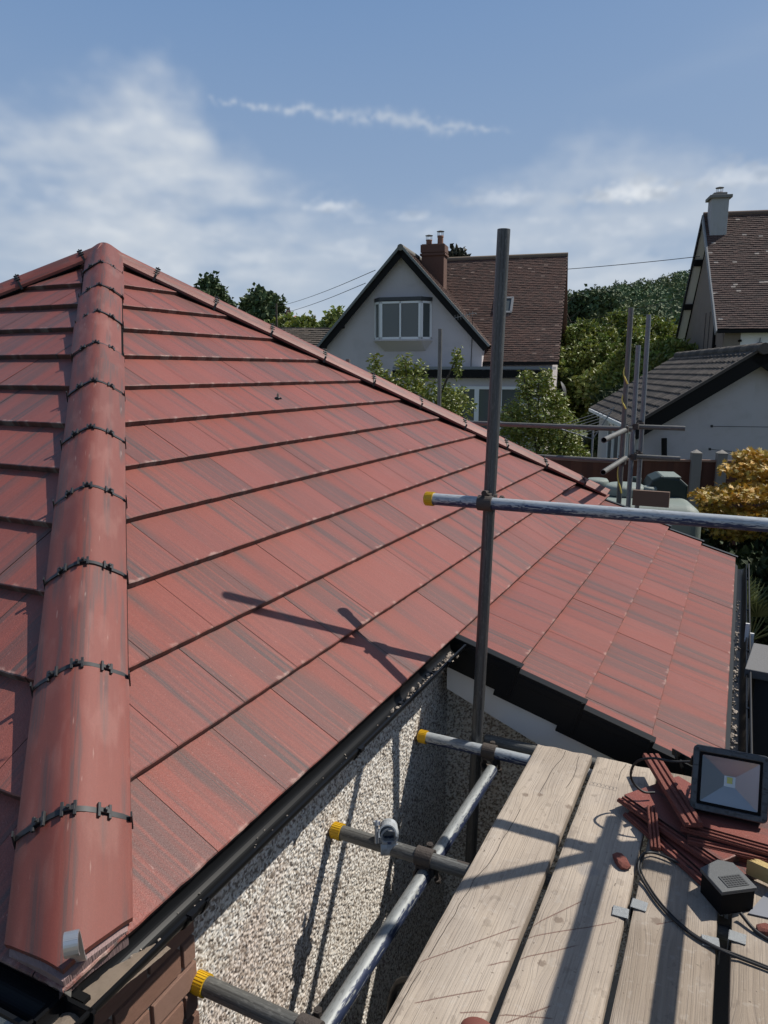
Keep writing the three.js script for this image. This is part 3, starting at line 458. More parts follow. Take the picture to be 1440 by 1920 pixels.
  const pin = tubePart(s, 'coupler_sleeve', V3(-0.705, ty, -1.993), V3(-0.655, ty, -1.993), M.rusty); pin.scale.set(1, 1, 1);
}
// ---------------------------------------------------------------- scaffold boards
const BX = [[-0.645, -0.424], [-0.407, -0.178], [-0.165, 0.055], [0.088, 0.312]], BZ0 = -2.785, BLEN = 3.2;
const scratch = [[-0.642, -1.519, -0.426, -1.768], [-0.423, -1.754, -0.297, -1.938], [-0.458, -1.688, -0.189, -1.9], [-0.477, -1.585, -0.27, -1.768], [-0.49, -1.423, -0.424, -1.463], [-0.41, -1.461, -0.281, -1.507], [-0.385, -1.444, -0.295, -1.542], [-0.60, -1.40, -0.45, -1.52], [-0.10, -1.93, -0.03, -1.985]];
const knots = [[-0.591, -2.395, 0.020], [-0.543, -2.418, 0.019], [-0.432, -2.391, 0.022], [-0.565, -1.87, 0.018], [-0.50, -1.25, 0.02], [-0.345, -1.83, 0.022], [-0.35, -1.66, 0.018], [-0.25, -2.62, 0.02], [-0.10, -1.945, 0.025], [0.02, -1.55, 0.02], [0.12, -1.66, 0.022], [0.21, -2.3, 0.02], [-0.56, -0.8, 0.02]];
const cracks = [[-0.53, -2.77, -0.55, -2.43, 0.004], [-0.58, -2.30, -0.62, -1.55, 0.006], [-0.47, -2.75, -0.46, -2.5, 0.004], [-0.29, -2.77, -0.31, -2.64, 0.004], [-0.27, -2.77, -0.275, -2.66, 0.003], [0.20, -2.0, 0.21, -1.4, 0.004], [-0.62, -1.5, -0.635, -1.1, 0.005]];
function segDist(x, z, s) { const dx = s[2] - s[0], dz = s[3] - s[1], t = clamp(((x - s[0]) * dx + (z - s[1]) * dz) / (dx * dx + dz * dz)); return [Math.hypot(x - s[0] - dx * t, z - s[1] - dz * t), t]; }
const NB = 4, BW = 288, BH = 1536, BTL = 2.0;
const boardHeight = new Float32Array(NB * BW * BH);
const boardMap = texture(NB * BW, BH, (i, j) => {
  const b = Math.floor(i / BW), fx = (i % BW) / BW, X = mix(BX[b][0], BX[b][1], fx), Z = BZ0 + j / BH * BTL;
  let wx = 0, kn = 0; for (const k of knots) { const dx = X - k[0], dz = (Z - k[1]) * 0.55, d = Math.hypot(dx, dz); const q = Math.exp(-((d / (k[2] * 1.6)) ** 2)); wx += dx * q * 0.8; kn = Math.max(kn, sstep(k[2] * 0.75, k[2] * 0.35, Math.hypot(dx, Z - k[1]) + (vnoise(X * 200, Z * 200) - 0.5) * 0.008)); }
  const gx = X - wx + (fbm(X * 2 + b * 9, Z * 0.8, 2) - 0.5) * 0.03;
  const grain = fbm(gx * 190 + b * 31, Z * 1.6, 4), fib = fbm(gx * 520, Z * 6 + b * 7, 3), cl = fbm(X * 6 + b * 5, Z * 4, 4), hair = vnoise(gx * 900, Z * 16);
  const light = b < 2 ? [0.45, 0.378, 0.302] : [0.295, 0.238, 0.182], dark = b < 2 ? [0.36, 0.295, 0.232] : [0.205, 0.162, 0.123];
  let c = mix3(light, dark, clamp(grain * 1.15 - 0.15)); c = mix3(c, [0.23, 0.185, 0.15], sstep(0.58, 0.8, fib) * 0.38); c = mix3(c, [0.44, 0.385, 0.33], sstep(0.5, 0.8, cl) * 0.35 + hair * 0.08);
  let h = 0.6 - 0.35 * sstep(0.5, 0.8, fib) + 0.12 * hair;
  const mud = fbm(X * 22 + b * 3, Z * 16 + 4, 4); c = mix3(c, [0.23, 0.185, 0.155], sstep(0.68, 0.80, mud) * 0.16);
  const boot = fbm(X * 5 + b * 2.3, Z * 3.2 + 9, 5), fleck = fbm(X * 60, Z * 60 + b * 7, 3); c = mix3(c, [0.20, 0.165, 0.14], sstep(0.50, 0.72, boot) * 0.32 * (0.6 + 0.6 * fib)); c = mix3(c, [0.50, 0.47, 0.43], sstep(0.72, 0.82, fleck) * 0.14); c = mix3(c, [0.12, 0.09, 0.07], sstep(0.74, 0.82, fbm(X * 48 + 5, Z * 30 + b, 3)) * 0.28);
  c = mix3(c, [0.15, 0.108, 0.08], kn * 0.7); const ring = 0.5 + 0.5 * Math.sin(Math.hypot(X - knots[b][0], Z) * 900); 
  for (const s of cracks) { const [d] = segDist(X + (fbm(Z * 9 + s[0] * 50, 2, 3) - 0.5) * 0.022, Z, s); if (d < s[4]) { const q = sstep(0.0016, 0.0004, d); c = mix3(c, [0.055, 0.042, 0.034], q * 0.9); h -= q * 0.6; } }
  for (const s of scratch) { const [d, t] = segDist(X, Z + (fbm(X * 14 + s[1] * 9, 7, 2) - 0.5) * 0.006, s); if (d < 0.006) { const q = sstep(0.0026, 0.001, d + (vnoise(X * 800, Z * 800) - 0.5) * 0.0016) * sstep(0, 0.06, t) * sstep(1, 0.9, t); c = mix3(c, [0.13, 0.062, 0.046], q * 0.8); h -= q * 0.3; } }
  const sp = fbm((X + 0.322) * 34, (Z + 2.07) * 34, 4), pd = Math.hypot((X + 0.318) / 0.055, (Z + 2.075) / 0.045); c = mix3(c, [0.27, 0.245, 0.225], sstep(0.9, 0.3, pd + (sp - 0.5) * 1.4) * 0.7);
  if (vnoise(X * 75 + 9, Z * 75) > 0.975) { c = mix3(c, [0.11, 0.08, 0.06], 0.7); h -= 0.3; }
  // the ink stamp of chevrons between two rules on the second board
  if (b === 1) { const px = (X + 0.399) / 0.10, pz = (Z + 2.587) / 0.024; if (px > 0 && px < 1 && pz > 0 && pz < 1) { const ch = ((px * 7 + Math.abs(pz - 0.5) * 1.0) % 1); const ink = (pz < 0.12 || pz > 0.88 || (ch < 0.28 && pz > 0.25 && pz < 0.75)) && vnoise(X * 700, Z * 700) > 0.3; if (ink) c = mix3(c, [0.06, 0.055, 0.06], 0.8); } }
  const eg = Math.min(fx, 1 - fx) * 0.225; c = mix3(c, [0.20, 0.16, 0.125], sstep(0.010, 0.001, eg + (fbm(Z * 22, b * 4, 3) - 0.5) * 0.012) * 0.55);
  const g = 0.9 + 0.2 * hash2(i * 3 + (j >> 3), j * 5 + (i >> 4)); boardHeight[j * NB * BW + i] = clamp(h); return [c[0] * g, c[1] * g, c[2] * g];
});
const boardBump = texture(NB * BW, BH, (i, j) => boardHeight[j * NB * BW + i], false);
{
  const mat = std([1, 1, 1], 0.88, { map: boardMap, bumpMap: boardBump, bumpScale: 0.0022 }); const names = ['sawn scaffold board nearest the wall, cracked and knotted at its end', 'pale scaffold board with a stamped ink mark and a grey splash, second from the wall', 'browner scaffold board under the coiled cable, third from the wall', 'brown scaffold board at the right edge, beyond the widest gap'];
  BX.forEach(([x0, x1], b) => {
    const w = x1 - x0 - 0.001, g = new THREE.BoxGeometry(w, 0.038, BLEN, 12, 2, 90), p = g.attributes.position, uv = g.attributes.uv, r = rng(b + 60);
    for (let i = 0; i < p.count; i++) { let x = p.getX(i), y = p.getY(i), z = p.getZ(i); const s = z + BLEN / 2; uv.setXY(i, (b + clamp(x / w + 0.5, 0.004, 0.996)) / NB, clamp(s / BTL, 0.003, 30));
      const edge = Math.abs(x) > w / 2 - 1e-4 && Math.abs(y) > 0.018; if (edge) { x *= 1 - 0.012 - 0.012 * vnoise(z * 14 + b * 9, x * 9 + y * 40); y -= Math.sign(y) * (0.0015 + 0.003 * vnoise(z * 11 + b * 5, x * 7)); }
      if (s < 1e-4) z += 0.012 * (vnoise(x * 26 + b * 8, 3) - 0.3) + (Math.abs(y) > 0.018 ? 0.004 : 0); y += 0.0025 * (fbm(z * 0.9 + b * 7, x * 2, 2) - 0.5) - (b === 2 || b === 3 ? 0.0 : 0); p.setXYZ(i, x, y, z); }
    g.computeVertexNormals(); const t = thing('scaffold_board', names[b], 'scaffold board', [(x0 + x1) / 2, BY - 0.019, BZ0 + BLEN / 2], 0, 'boards of the working platform'); mesh('plank', g, mat, t);
  });
  // bent galvanised clips gripping the board edges
  const clipG = (s) => { const g = [box(0.042, 0.003, 0.040, s * -0.021, 0.0025, 0, 0.0014), box(0.003, 0.05, 0.040, 0, -0.0215, 0, 0.0014)]; return join(g); };
  const cl = [[-0.173, -1.933, 1, 0.05, 'galvanised clip on the edge of the second board, by the narrow gap'], [-0.170, -1.985, -1, -0.04, 'galvanised clip on the third board, just behind the cable loop'], [0.060, -1.925, 1, 0.12, 'galvanised clip on the third board, left of the wide gap'], [0.0835, -1.972, -1, -0.05, 'galvanised clip on the fourth board, right of the wide gap']];
  for (const [x, z, s, t, l] of cl) { const m = solo('board_clip', clipG(s), M.galvPlate, l, 'clip', 'clips on the scaffold boards'); m.position.set(x, BY + 0.001, z); m.rotation.y = t; }
}
// ---------------------------------------------------------------- things left lying on the boards
function looseTile(L, W, x, y, z, turn, tilt, label, roll = 0) {
  // flat interlocking tile with ribbed side-lock, uv as on the roof
  const t = thing('loose_roof_tile', label, 'roof tile', [x, y, z], turn, 'loose red roof tiles on the boards'); t.rotation.set(tilt, turn, roll, 'YXZ');
  const g = tileGeo([[0.035, 0], [W, 0], [W, L], [0.035, L]], 0.3 * Math.floor(Math.abs(x * 37 + z * 91) % 6) + 0.01, Math.round(Math.abs(x + z) * 1000), 0.0, 0.3, L); g.translate(-W / 2, 0.0165, L / 2); mesh('face', g, M.tile, t);
  const ribs = [box(0.036, 0.008, L - 0.004, 0.017 - W / 2, 0.005, 0)]; for (const q of [0.006, 0.024]) ribs.push(box(0.007, 0.015, L - 0.006, q - W / 2, 0.007, 0, 0.0015)); mesh('side_lock', ribs, M.tileEdge ??= std([0.24, 0.078, 0.058], 0.85, { bumpMap: rep(grainBump, 2, 2), bumpScale: 0.002 }), t); return t;
}
const SB = BY + 0.0015;
looseTile(0.42, 0.33, 0.185, SB, -2.44, 1.30, 0, 'lowest loose red tile of the right-hand stack, its front edge showing');
looseTile(0.42, 0.33, 0.155, SB + 0.018, -2.46, 1.52, 0, 'second loose red tile of the right-hand stack');
looseTile(0.42, 0.33, 0.155, SB + 0.036, -2.455, 1.62, 0, 'third loose red tile of the stack, below the floodlit top one');
looseTile(0.42, 0.33, 0.150, SB + 0.054, -2.47, 1.50, 0, 'top red tile of the right-hand stack, carrying the floodlight');
looseTile(0.40, 0.30, -0.008, SB, -2.345, 0.78, 0.0, 'lower red tile fanned out to the left on the boards').position.z = -2.375;
looseTile(0.40, 0.30, -0.033, SB + 0.026, -2.447, 0.92, 0.0, 'upper red tile fanned out to the left, under the long ribbed strip');
{ // cut strips of side-lock
  const strip = (a, b, w, label) => { const L = a.distanceTo(b); const s = thing('cut_tile_strip', label, 'tile offcut', a.toArray(), 0, 'strips cut from roof tiles'); const d = b.clone().sub(a).normalize(); const x = new THREE.Vector3().crossVectors(V3(0, 1, 0), d).normalize(), y = new THREE.Vector3().crossVectors(d, x); s.quaternion.setFromRotationMatrix(new THREE.Matrix4().makeBasis(x, y, d)); const g = [box(w, 0.010, L, 0, 0.005, L / 2, 0.002)]; for (const q of [-0.36, 0.02, 0.36]) g.push(box(w * 0.22, 0.018, L * 0.995, q * w, 0.008, L / 2, 0.002)); mesh('ribs', g, M.tileEdge, s); };
  strip(V3(-0.205, SB + 0.068, -2.735), V3(-0.030, SB + 0.080, -2.315), 0.060, 'long ribbed tile strip lying across the fan towards the camera');
  strip(V3(-0.135, SB + 0.002, -2.26), V3(-0.165, SB + 0.060, -2.40), 0.032, 'short ribbed tile strip propped against the fanned tiles');
}
const frag = (x, z, s, turn, label, seed) => { const g = new THREE.IcosahedronGeometry(s, 1), p = g.attributes.position; for (let i = 0; i < p.count; i++) { const x0 = p.getX(i), y0 = p.getY(i), z0 = p.getZ(i), k = 0.75 + 0.5 * vnoise3(x0 / s * 1.3 + seed, y0 / s * 1.3, z0 / s * 1.3); p.setXYZ(i, clamp(x0 * k, -s * 0.62, s * 0.55), clamp(y0 * k * 0.55, -s * 0.3, s * 0.42), z0 * k * 1.25); } g.computeVertexNormals(); const m = solo('tile_fragment', g, M.tileEdge, label, 'tile fragment', 'broken tile fragments'); m.geometry.computeVertexNormals(); m.position.set(x, BY + s * 0.3, z); m.rotation.y = turn; };
frag(-0.222, -2.15, 0.028, 0.6, 'broken red tile fragment alone on the pale second board', 3); frag(0.175, -2.03, 0.026, 1.9, 'broken red tile fragment by the right edge of the picture', 8);
{ // the floodlight
  const c = V3(0.062, -1.318, -2.462), n = V3(-0.02, 0.40, 0.915).normalize(), up0 = V3(-0.03, 1, 0); const x = new THREE.Vector3().crossVectors(up0, n).normalize(), y = new THREE.Vector3().crossVectors(n, x);
  const f = thing('floodlight', 'switched-off black LED floodlight with scuffed silver rim, leaning on the tile stack', 'floodlight', [0, 0, 0]); f.applyMatrix4(new THREE.Matrix4().makeBasis(x, y, n).setPosition(c)); f.name = 'floodlight';
  const W = 0.222, H = 0.200, rr = (w, h, r) => { const o = []; for (const [cx, cy, a0] of [[w / 2 - r, h / 2 - r, 0], [-w / 2 + r, h / 2 - r, 1], [-w / 2 + r, -h / 2 + r, 2], [w / 2 - r, -h / 2 + r, 3]]) for (let k = 0; k <= 5; k++) { const a = (a0 + k / 5) * Math.PI / 2; o.push([cx + Math.cos(a) * r, cy + Math.sin(a) * r]); } return o; };
  const rimMat = std([0.10, 0.105, 0.115], 0.38, { metalness: 0.65, map: steelMap, bumpMap: rep(coarse, 2, 2), bumpScale: 0.001 }); rimMat.color.setRGB(0.17, 0.175, 0.185);
  const fr = extrude(rr(W, H, 0.014), 0.018, 0.003, [rr(W - 0.030, H - 0.030, 0.006)]); fr.translate(0, 0, -0.006); mesh('front_frame', fr, rimMat, f);
  const gas = extrude(rr(W - 0.029, H - 0.029, 0.006), 0.008, 0, [rr(W - 0.052, H - 0.052, 0.004)]); gas.translate(0, 0, 0.001); mesh('gasket', gas, M.blackMatt, f);
  const back = extrude(rr(W - 0.01, H - 0.01, 0.012), 0.045, 0.002, [rr(W - 0.03, H - 0.03, 0.008)]); back.translate(0, 0, -0.054); const bk = mesh('housing', [back, box(W - 0.012, H - 0.012, 0.006, 0, 0, -0.056)], M.anthracite, f);
  for (let i = -4; i <= 4; i++) mesh('heat_fin', box(0.004, H - 0.03, 0.028, i * 0.022, 0, -0.072), M.anthracite, bk);
  const hw = (W - 0.052) / 2, hh = (H - 0.052) / 2, b = 0.017, dp = 0.034; const pos = []; const q = (a, bb, e, g) => pos.push(...a, ...bb, ...e, ...a, ...e, ...g);
  const refl = mesh('reflector', (() => { q([-hw, -hh, 0], [hw, -hh, 0], [b, -b, -dp], [-b, -b, -dp]); q([hw, -hh, 0], [hw, hh, 0], [b, b, -dp], [b, -b, -dp]); q([hw, hh, 0], [-hw, hh, 0], [-b, b, -dp], [b, b, -dp]); q([-hw, hh, 0], [-hw, -hh, 0], [-b, -b, -dp], [-b, b, -dp]); q([-b, -b, -dp], [b, -b, -dp], [b, b, -dp], [-b, b, -dp]); const g = new THREE.BufferGeometry(); g.setAttribute('position', new THREE.Float32BufferAttribute(pos, 3)); g.computeVertexNormals(); return g; })(), std([0.42, 0.42, 0.41], 0.32, { metalness: 0.9 }), f);
  mesh('led_chip', box(0.016, 0.020, 0.003, 0, 0.004, -dp + 0.003), std([0.62, 0.60, 0.04], 0.5), f);
  const pane = new THREE.BoxGeometry(W - 0.05, H - 0.05, 0.0006); pane.translate(0, 0, 0.0045); mesh('glass_pane', pane, new THREE.MeshPhysicalMaterial({ color: 0xffffff, transmission: 1, thickness: 0, roughness: 0.06, ior: 1.5 }), f);
  for (const [sx, sy] of [[1, 1], [-1, 1], [1, -1], [-1, -1]]) { const s = new THREE.CylinderGeometry(0.0045, 0.0045, 0.004, 10); s.rotateX(Math.PI / 2); s.translate(sx * (W / 2 - 0.009), sy * (H / 2 - 0.009), 0.016); mesh('screw', s, M.clip, f); }
  const br = [box(0.004, 0.028, 0.10, -W / 2 - 0.008, 0.045, -0.07), box(0.004, 0.028, 0.10, W / 2 + 0.008, 0.045, -0.07), box(W + 0.02, 0.028, 0.004, 0, 0.045, -0.12)]; const arm = box(0.004, 0.022, 0.085); arm.rotateY(0.9); arm.rotateX(0.4); arm.translate(-W / 2 - 0.038, 0.052, -0.02); br.push(arm); const arm2 = box(0.004, 0.022, 0.09); arm2.rotateY(-0.3); arm2.rotateX(-0.7); arm2.translate(-W / 2 - 0.045, 0.030, -0.03); br.push(arm2); mesh('bracket', br, M.black, f);
  // its flex, looping over the tiles
  solo('floodlight_flex', bent([V3(-0.060, -1.262, -2.44), V3(-0.115, -1.270, -2.43), V3(-0.175, -1.278, -2.44), V3(-0.222, -1.305, -2.45), V3(-0.243, -1.35, -2.46), V3(-0.238, -1.395, -2.47), V3(-0.20, -1.425, -2.47), V3(-0.165, -1.43, -2.49)], 0.0042, 8, 60), M.cable, 'thin black flex looping from the floodlight over the tiles', 'cable');
}
{ // cable on the boards
  const pts = [[0.02, -2.19, .006], [-0.06, -2.22, .006], [-0.138, -2.235, .008], [-0.167, -2.205, .012], [-0.171, -2.134, .006], [-0.135, -2.06, .004], [-0.076, -1.98, .004], [-0.003, -1.922, .004], [0.063, -1.896, .006], [0.10, -1.89, .005], [0.175, -1.882, .004], [0.30, -1.86, .004]];
  solo('power_cable', bent(pts.map(p => V3(p[0], BY + p[2] + 0.003, p[1])), 0.0040, 8, 120), M.cable, 'black power cable curving across the brown boards', 'cable');
  solo('power_cable', bent(pts.slice(3).map((p, i) => V3(p[0] + 0.003 + 0.004 * Math.sin(i), BY + p[2] + 0.001, p[1] - 0.009 - 0.002 * Math.cos(i * 2))), 0.0030, 8, 120), M.cable, 'thinner black cable lying behind the power cable on the boards', 'cable');
  solo('power_cable', bent([V3(0.11, BY + 0.02, -2.05), V3(0.15, BY + 0.008, -2.01), V3(0.22, BY + 0.005, -1.98), V3(0.32, BY + 0.005, -1.95)], 0.005, 8, 40), M.cable, 'short black cable leaving the black box at the right', 'cable');
}
{ // black plastic adaptor box with a vented lid
  const t = thing('adaptor_box', 'black plastic adaptor box with a vented lid, straddling the board gap', 'adaptor', [0.068, BY + 0.002, -2.115], 0.62);
  const lid = extrude([[-0.05, -0.055], [0.055, -0.055], [0.055, 0.05], [0.02, 0.07], [-0.05, 0.045]], 0.008, 0.002); lid.rotateX(-Math.PI / 2); lid.translate(0, 0.066, 0); const L = mesh('lid', lid, std([0.10, 0.105, 0.108], 0.6, { bumpMap: rep(coarse, 20, 20), bumpScale: 0.0006 }), t);
  const bd = extrude([[-0.046, -0.051], [0.051, -0.051], [0.051, 0.046], [0.018, 0.064], [-0.046, 0.041]], 0.064, 0.002); bd.rotateX(-Math.PI / 2); mesh('case', bd, M.blackMatt, t);
  mesh('vent_frame', [box(0.066, 0.0012, 0.046, 0.008, 0.0775, 0.022)], std([0.06, 0.064, 0.067], 0.6), L); for (let i = 0; i < 7; i++) for (let k = 0; k < 5; k++) mesh('vent_hole', box(0.0052, 0.0014, 0.0048, -0.017 + i * 0.0085, 0.0782, 0.006 + k * 0.0082), M.cable, L);
}
{ const g = extrude([[0, 0], [0.014, 0.004], [0.006, 0.009], [0.02, 0.013], [0.012, 0.019], [0.022, 0.025], [0.25, 0.025], [0.25, 0]], 0.045, 0.0015); g.rotateX(-Math.PI / 2); const m = solo('timber_offcut', g, std([0.62, 0.45, 0.19], 0.8, { bumpMap: rep(coarse, 10, 40), bumpScale: 0.002 }), 'splintered yellow timber batten offcut beside the tiles', 'timber'); m.position.set(0.125, BY + 0.02, -2.24); m.rotation.y = -0.35; m.rotation.x = 0.0;
  const s = solo('metal_offcut', extrude([[0, 0], [0.20, 0.02], [0.2, 0.19], [0.05, 0.12]], 0.002), std([0.20, 0.21, 0.24], 0.45), 'grey sheet offcut at the right edge of the boards', 'offcut'); s.rotation.x = -Math.PI / 2; s.position.set(0.13, BY + 0.004, -2.08);
  const d = new THREE.SphereGeometry(0.032, 20, 14); d.scale(1.3, 0.5, 1); const k = solo('rubber_knob', d, std([0.16, 0.05, 0.035], 0.6), 'dark red rounded knob at the bottom edge of the picture', 'knob'); k.position.set(-0.43, BY + 0.014, -1.385);
}
{ // hook-shaped black hose hanging below the boards by the wall
  solo('black_hose', bent([V3(-0.60, -1.66, -1.62), V3(-0.70, -1.70, -1.66), V3(-0.78, -1.78, -1.70), V3(-0.80, -1.95, -1.68), V3(-0.76, -2.2, -1.6), V3(-0.74, -3.38, -1.5)], 0.011, 10, 50), M.cable, 'black hose hanging down behind the boards beside the wall', 'hose');
  // a capped tie tube pokes in at the near corner
  tubePart(scaffold, 'tie_tube', V3(-0.935, -1.075, -0.60), V3(-1.95, -1.16, 0.05), M.dull, [0]);
  tubePart(scaffold, 'tie_tube', V3(-0.87 + 0.05, -1.5, 1.05), V3(-1.95, -1.16 - 0.05, 0.05), M.dull);
}
// ---------------------------------------------------------------- plants
const leafGeo = (w, l, fold = 0.25) => { const g = new THREE.BufferGeometry(); const p = [0, 0, 0, -w / 2, fold * w, l * 0.45, 0, 0, l * 0.5, 0, 0, 0, 0, 0, l * 0.5, w / 2, fold * w, l * 0.45, -w / 2, fold * w, l * 0.45, 0, -fold * w * 0.4, l, 0, 0, l * 0.5, 0, 0, l * 0.5, 0, -fold * w * 0.4, l, w / 2, fold * w, l * 0.45]; g.setAttribute('position', new THREE.Float32BufferAttribute(p, 3)); g.computeVertexNormals(); return g; };
const sprayGeo = (s, n, seed) => { const r = rng(seed), l = []; for (let i = 0; i < n; i++) { const g = leafGeo(s * (0.34 + 0.2 * r()), s * (0.5 + 0.3 * r())); g.rotateX((r() - 0.5) * 1.6); g.rotateZ((r() - 0.5) * 1.6); g.rotateY(r() * 6.3); g.translate((r() - 0.5) * s * 0.9, (r() - 0.5) * s * 0.7, (r() - 0.5) * s * 0.9); l.push(g); } return join(l); };
const leafMat = (rgb, tr = 0.3, rough = 0.55) => new THREE.MeshPhysicalMaterial({ color: new THREE.Color().setRGB(...rgb), roughness: rough, transmission: tr, thickness: 0, side: THREE.DoubleSide });
const plainLeaf = (rgb, rough = 0.75) => new THREE.MeshStandardMaterial({ color: new THREE.Color().setRGB(...rgb), roughness: rough, side: THREE.DoubleSide });
const bark = std([0.06, 0.048, 0.037], 0.95);
// lobes: [x, y, z, rx, ry, rz, weight]
function crownMesh(parent, geo, mat, lobes, n, seed, size, tint = 0.25, droop = 0) {
  const im = new THREE.InstancedMesh(geo, mat, n); im.name = 'crown'; im.userData.kind = 'stuff'; im.castShadow = im.receiveShadow = true; const r = rng(seed), o = new THREE.Object3D(), c = new THREE.Color(); const tot = lobes.reduce((s, l) => s + (l[6] ?? 1), 0);
  for (let i = 0; i < n; i++) { let q = r() * tot, L = lobes[0]; for (const l of lobes) { q -= l[6] ?? 1; if (q <= 0) { L = l; break; } }
    const u = r() * 2 - 1, a = r() * 6.2832, s = Math.sqrt(1 - u * u), rad = Math.pow(r(), 0.38) * (0.78 + 0.42 * vnoise3(Math.cos(a) * s * 2.2 + L[0] * 3, u * 2.2 + L[1] * 3, Math.sin(a) * s * 2.2 + seed));
    const x = Math.cos(a) * s * rad, y = u * rad, z = Math.sin(a) * s * rad; o.position.set(L[0] + x * L[3], L[1] + y * L[4], L[2] + z * L[5]);
    o.rotation.set((r() - 0.5) * 2.2 + droop, r() * 6.2832, (r() - 0.5) * 2.2); const k = size * (0.65 + 0.7 * r()); o.scale.setScalar(k); o.updateMatrix(); im.setMatrixAt(i, o.matrix);
    const v = 1 + (r() - 0.5) * 2 * tint, w = (r() - 0.5) * tint; c.setRGB(v * (1 + w), v, v * (1 - w * 0.7)); im.setColorAt(i, c); }
  parent.add(im); return im;
}
function trunkGeo(h, r0, r1, limbs, seed) { const r = rng(seed), g = [rod(V3(0, 0, 0), V3((r() - 0.5) * 0.1 * h, h, (r() - 0.5) * 0.1 * h), r0, 9, r1)]; for (let i = 0; i < limbs; i++) { const y = h * (0.45 + 0.5 * r()), a = r() * 6.28, l = h * (0.35 + 0.35 * r()); g.push(rod(V3(0, y, 0), V3(Math.cos(a) * l, y + l * (0.5 + 0.5 * r()), Math.sin(a) * l), r1 * 0.85, 6, r1 * 0.25)); } return join(g); }
function tree(name, label, cat, p, h, spread, o) {
  const base = o.base ?? GY, t = thing(name, label, cat, [p.x, base, p.z], o.turn ?? 0, o.group), r = rng(o.seed), lobes = []; mesh('trunk', trunkGeo(h * 0.62, o.tr ?? h * 0.022, h * 0.010, o.limbs ?? 7, o.seed + 1), o.bark ?? bark, t);
  const n = o.lobes ?? 11, y0 = o.y0 ?? 0.32; for (let i = 0; i < n; i++) { const f = i / (n - 1), y = h * mix(y0, 0.86, f), rad = spread * Math.sin(Math.PI * clamp(0.18 + f * 0.72)) * (o.flat ?? 0.62), a = i * 2.4 + r(); const s = spread * (0.30 + 0.26 * r()); lobes.push([Math.cos(a) * rad, y + (r() - 0.5) * h * 0.06, Math.sin(a) * rad, s, s * (o.sq ?? 0.75), s, s * s]); } lobes.push([0, h * 0.62, 0, spread * 0.55, h * 0.26, spread * 0.55, spread * spread * 0.3], [0, h * 0.9, 0, spread * 0.34, h * 0.10, spread * 0.34, spread * spread * 0.12]);
  crownMesh(t, o.geo, o.mat, lobes, o.n, o.seed + 2, o.size, o.tint ?? 0.3); return t;
}
const sprayA = sprayGeo(1, 7, 4), sprayB = sprayGeo(1, 9, 14), oneLeaf = leafGeo(0.5, 1);
const greenDark = plainLeaf([0.034, 0.054, 0.016]), greenMid = leafMat([0.21, 0.255, 0.045], 0.42, 0.6), greenFar = plainLeaf([0.075, 0.108, 0.042]), greenLime = leafMat([0.225, 0.26, 0.042], 0.42, 0.5);
// hill and woodland to the right, rising away
{
  const g = new THREE.PlaneGeometry(520, 260, 80, 50); g.rotateX(-Math.PI / 2); const p = g.attributes.position; const hill = (r, d) => { const a = sstep(60, 185, d) * sstep(300, 200, d); const side = sstep(-10, 120, r); return (3 + 20 * side + 6 * (fbm(r * 0.012 + 3, d * 0.014, 3) - 0.5)) * a; };
  for (let i = 0; i < p.count; i++) { const r = p.getX(i) + 120, d = -p.getZ(i) + 175; p.setXYZ(i, r, GY - 0.5 + hill(r, d), -d); } g.computeVertexNormals(); const m = mesh('hill', g, std([0.05, 0.07, 0.025], 1), scene); m.rotation.y = YAW; m.userData.kind = 'structure';
  const n = 70000, im = new THREE.InstancedMesh(sprayA, plainLeaf([0.105, 0.145, 0.066]), n); im.name = 'woodland'; const r = rng(501), o = new THREE.Object3D(), c = new THREE.Color(); const crowns = []; for (let i = 0; i < 900; i++) { const d = 78 + Math.pow(r(), 0.8) * 118, x = d * (0.20 + r() * 0.50); crowns.push([x, GY + hill(x, d), d, 2.6 + 2.4 * r(), 3.5 + 3.5 * r(), 0.75 + 0.5 * r(), r()]); }
  for (let i = 0; i < n; i++) { const k = crowns[Math.floor(r() * crowns.length)], u = r() * 1.3 - 0.3, a = r() * 6.28, s = Math.sqrt(Math.max(0, 1 - u * u)), q = 0.75 + 0.3 * r(); const w = site(k[0] + Math.cos(a) * s * k[3] * q, k[1] + k[4] * 0.75 + u * k[4] * 0.8 * q, k[2] + Math.sin(a) * s * k[3] * q); o.position.copy(w); o.rotation.set(r() * 6, r() * 6, r() * 6); o.scale.setScalar(0.5 + 0.6 * r()); o.updateMatrix(); im.setMatrixAt(i, o.matrix); const v = k[5] * (0.75 + 0.5 * r()); c.setRGB(v * (0.85 + 0.35 * k[6]), v, v * 0.95); im.setColorAt(i, c); }
  im.castShadow = im.receiveShadow = true; scene.add(im); tag(im, 'dense green woodland covering the hillside behind the houses', 'woodland', null, 'stuff');
}
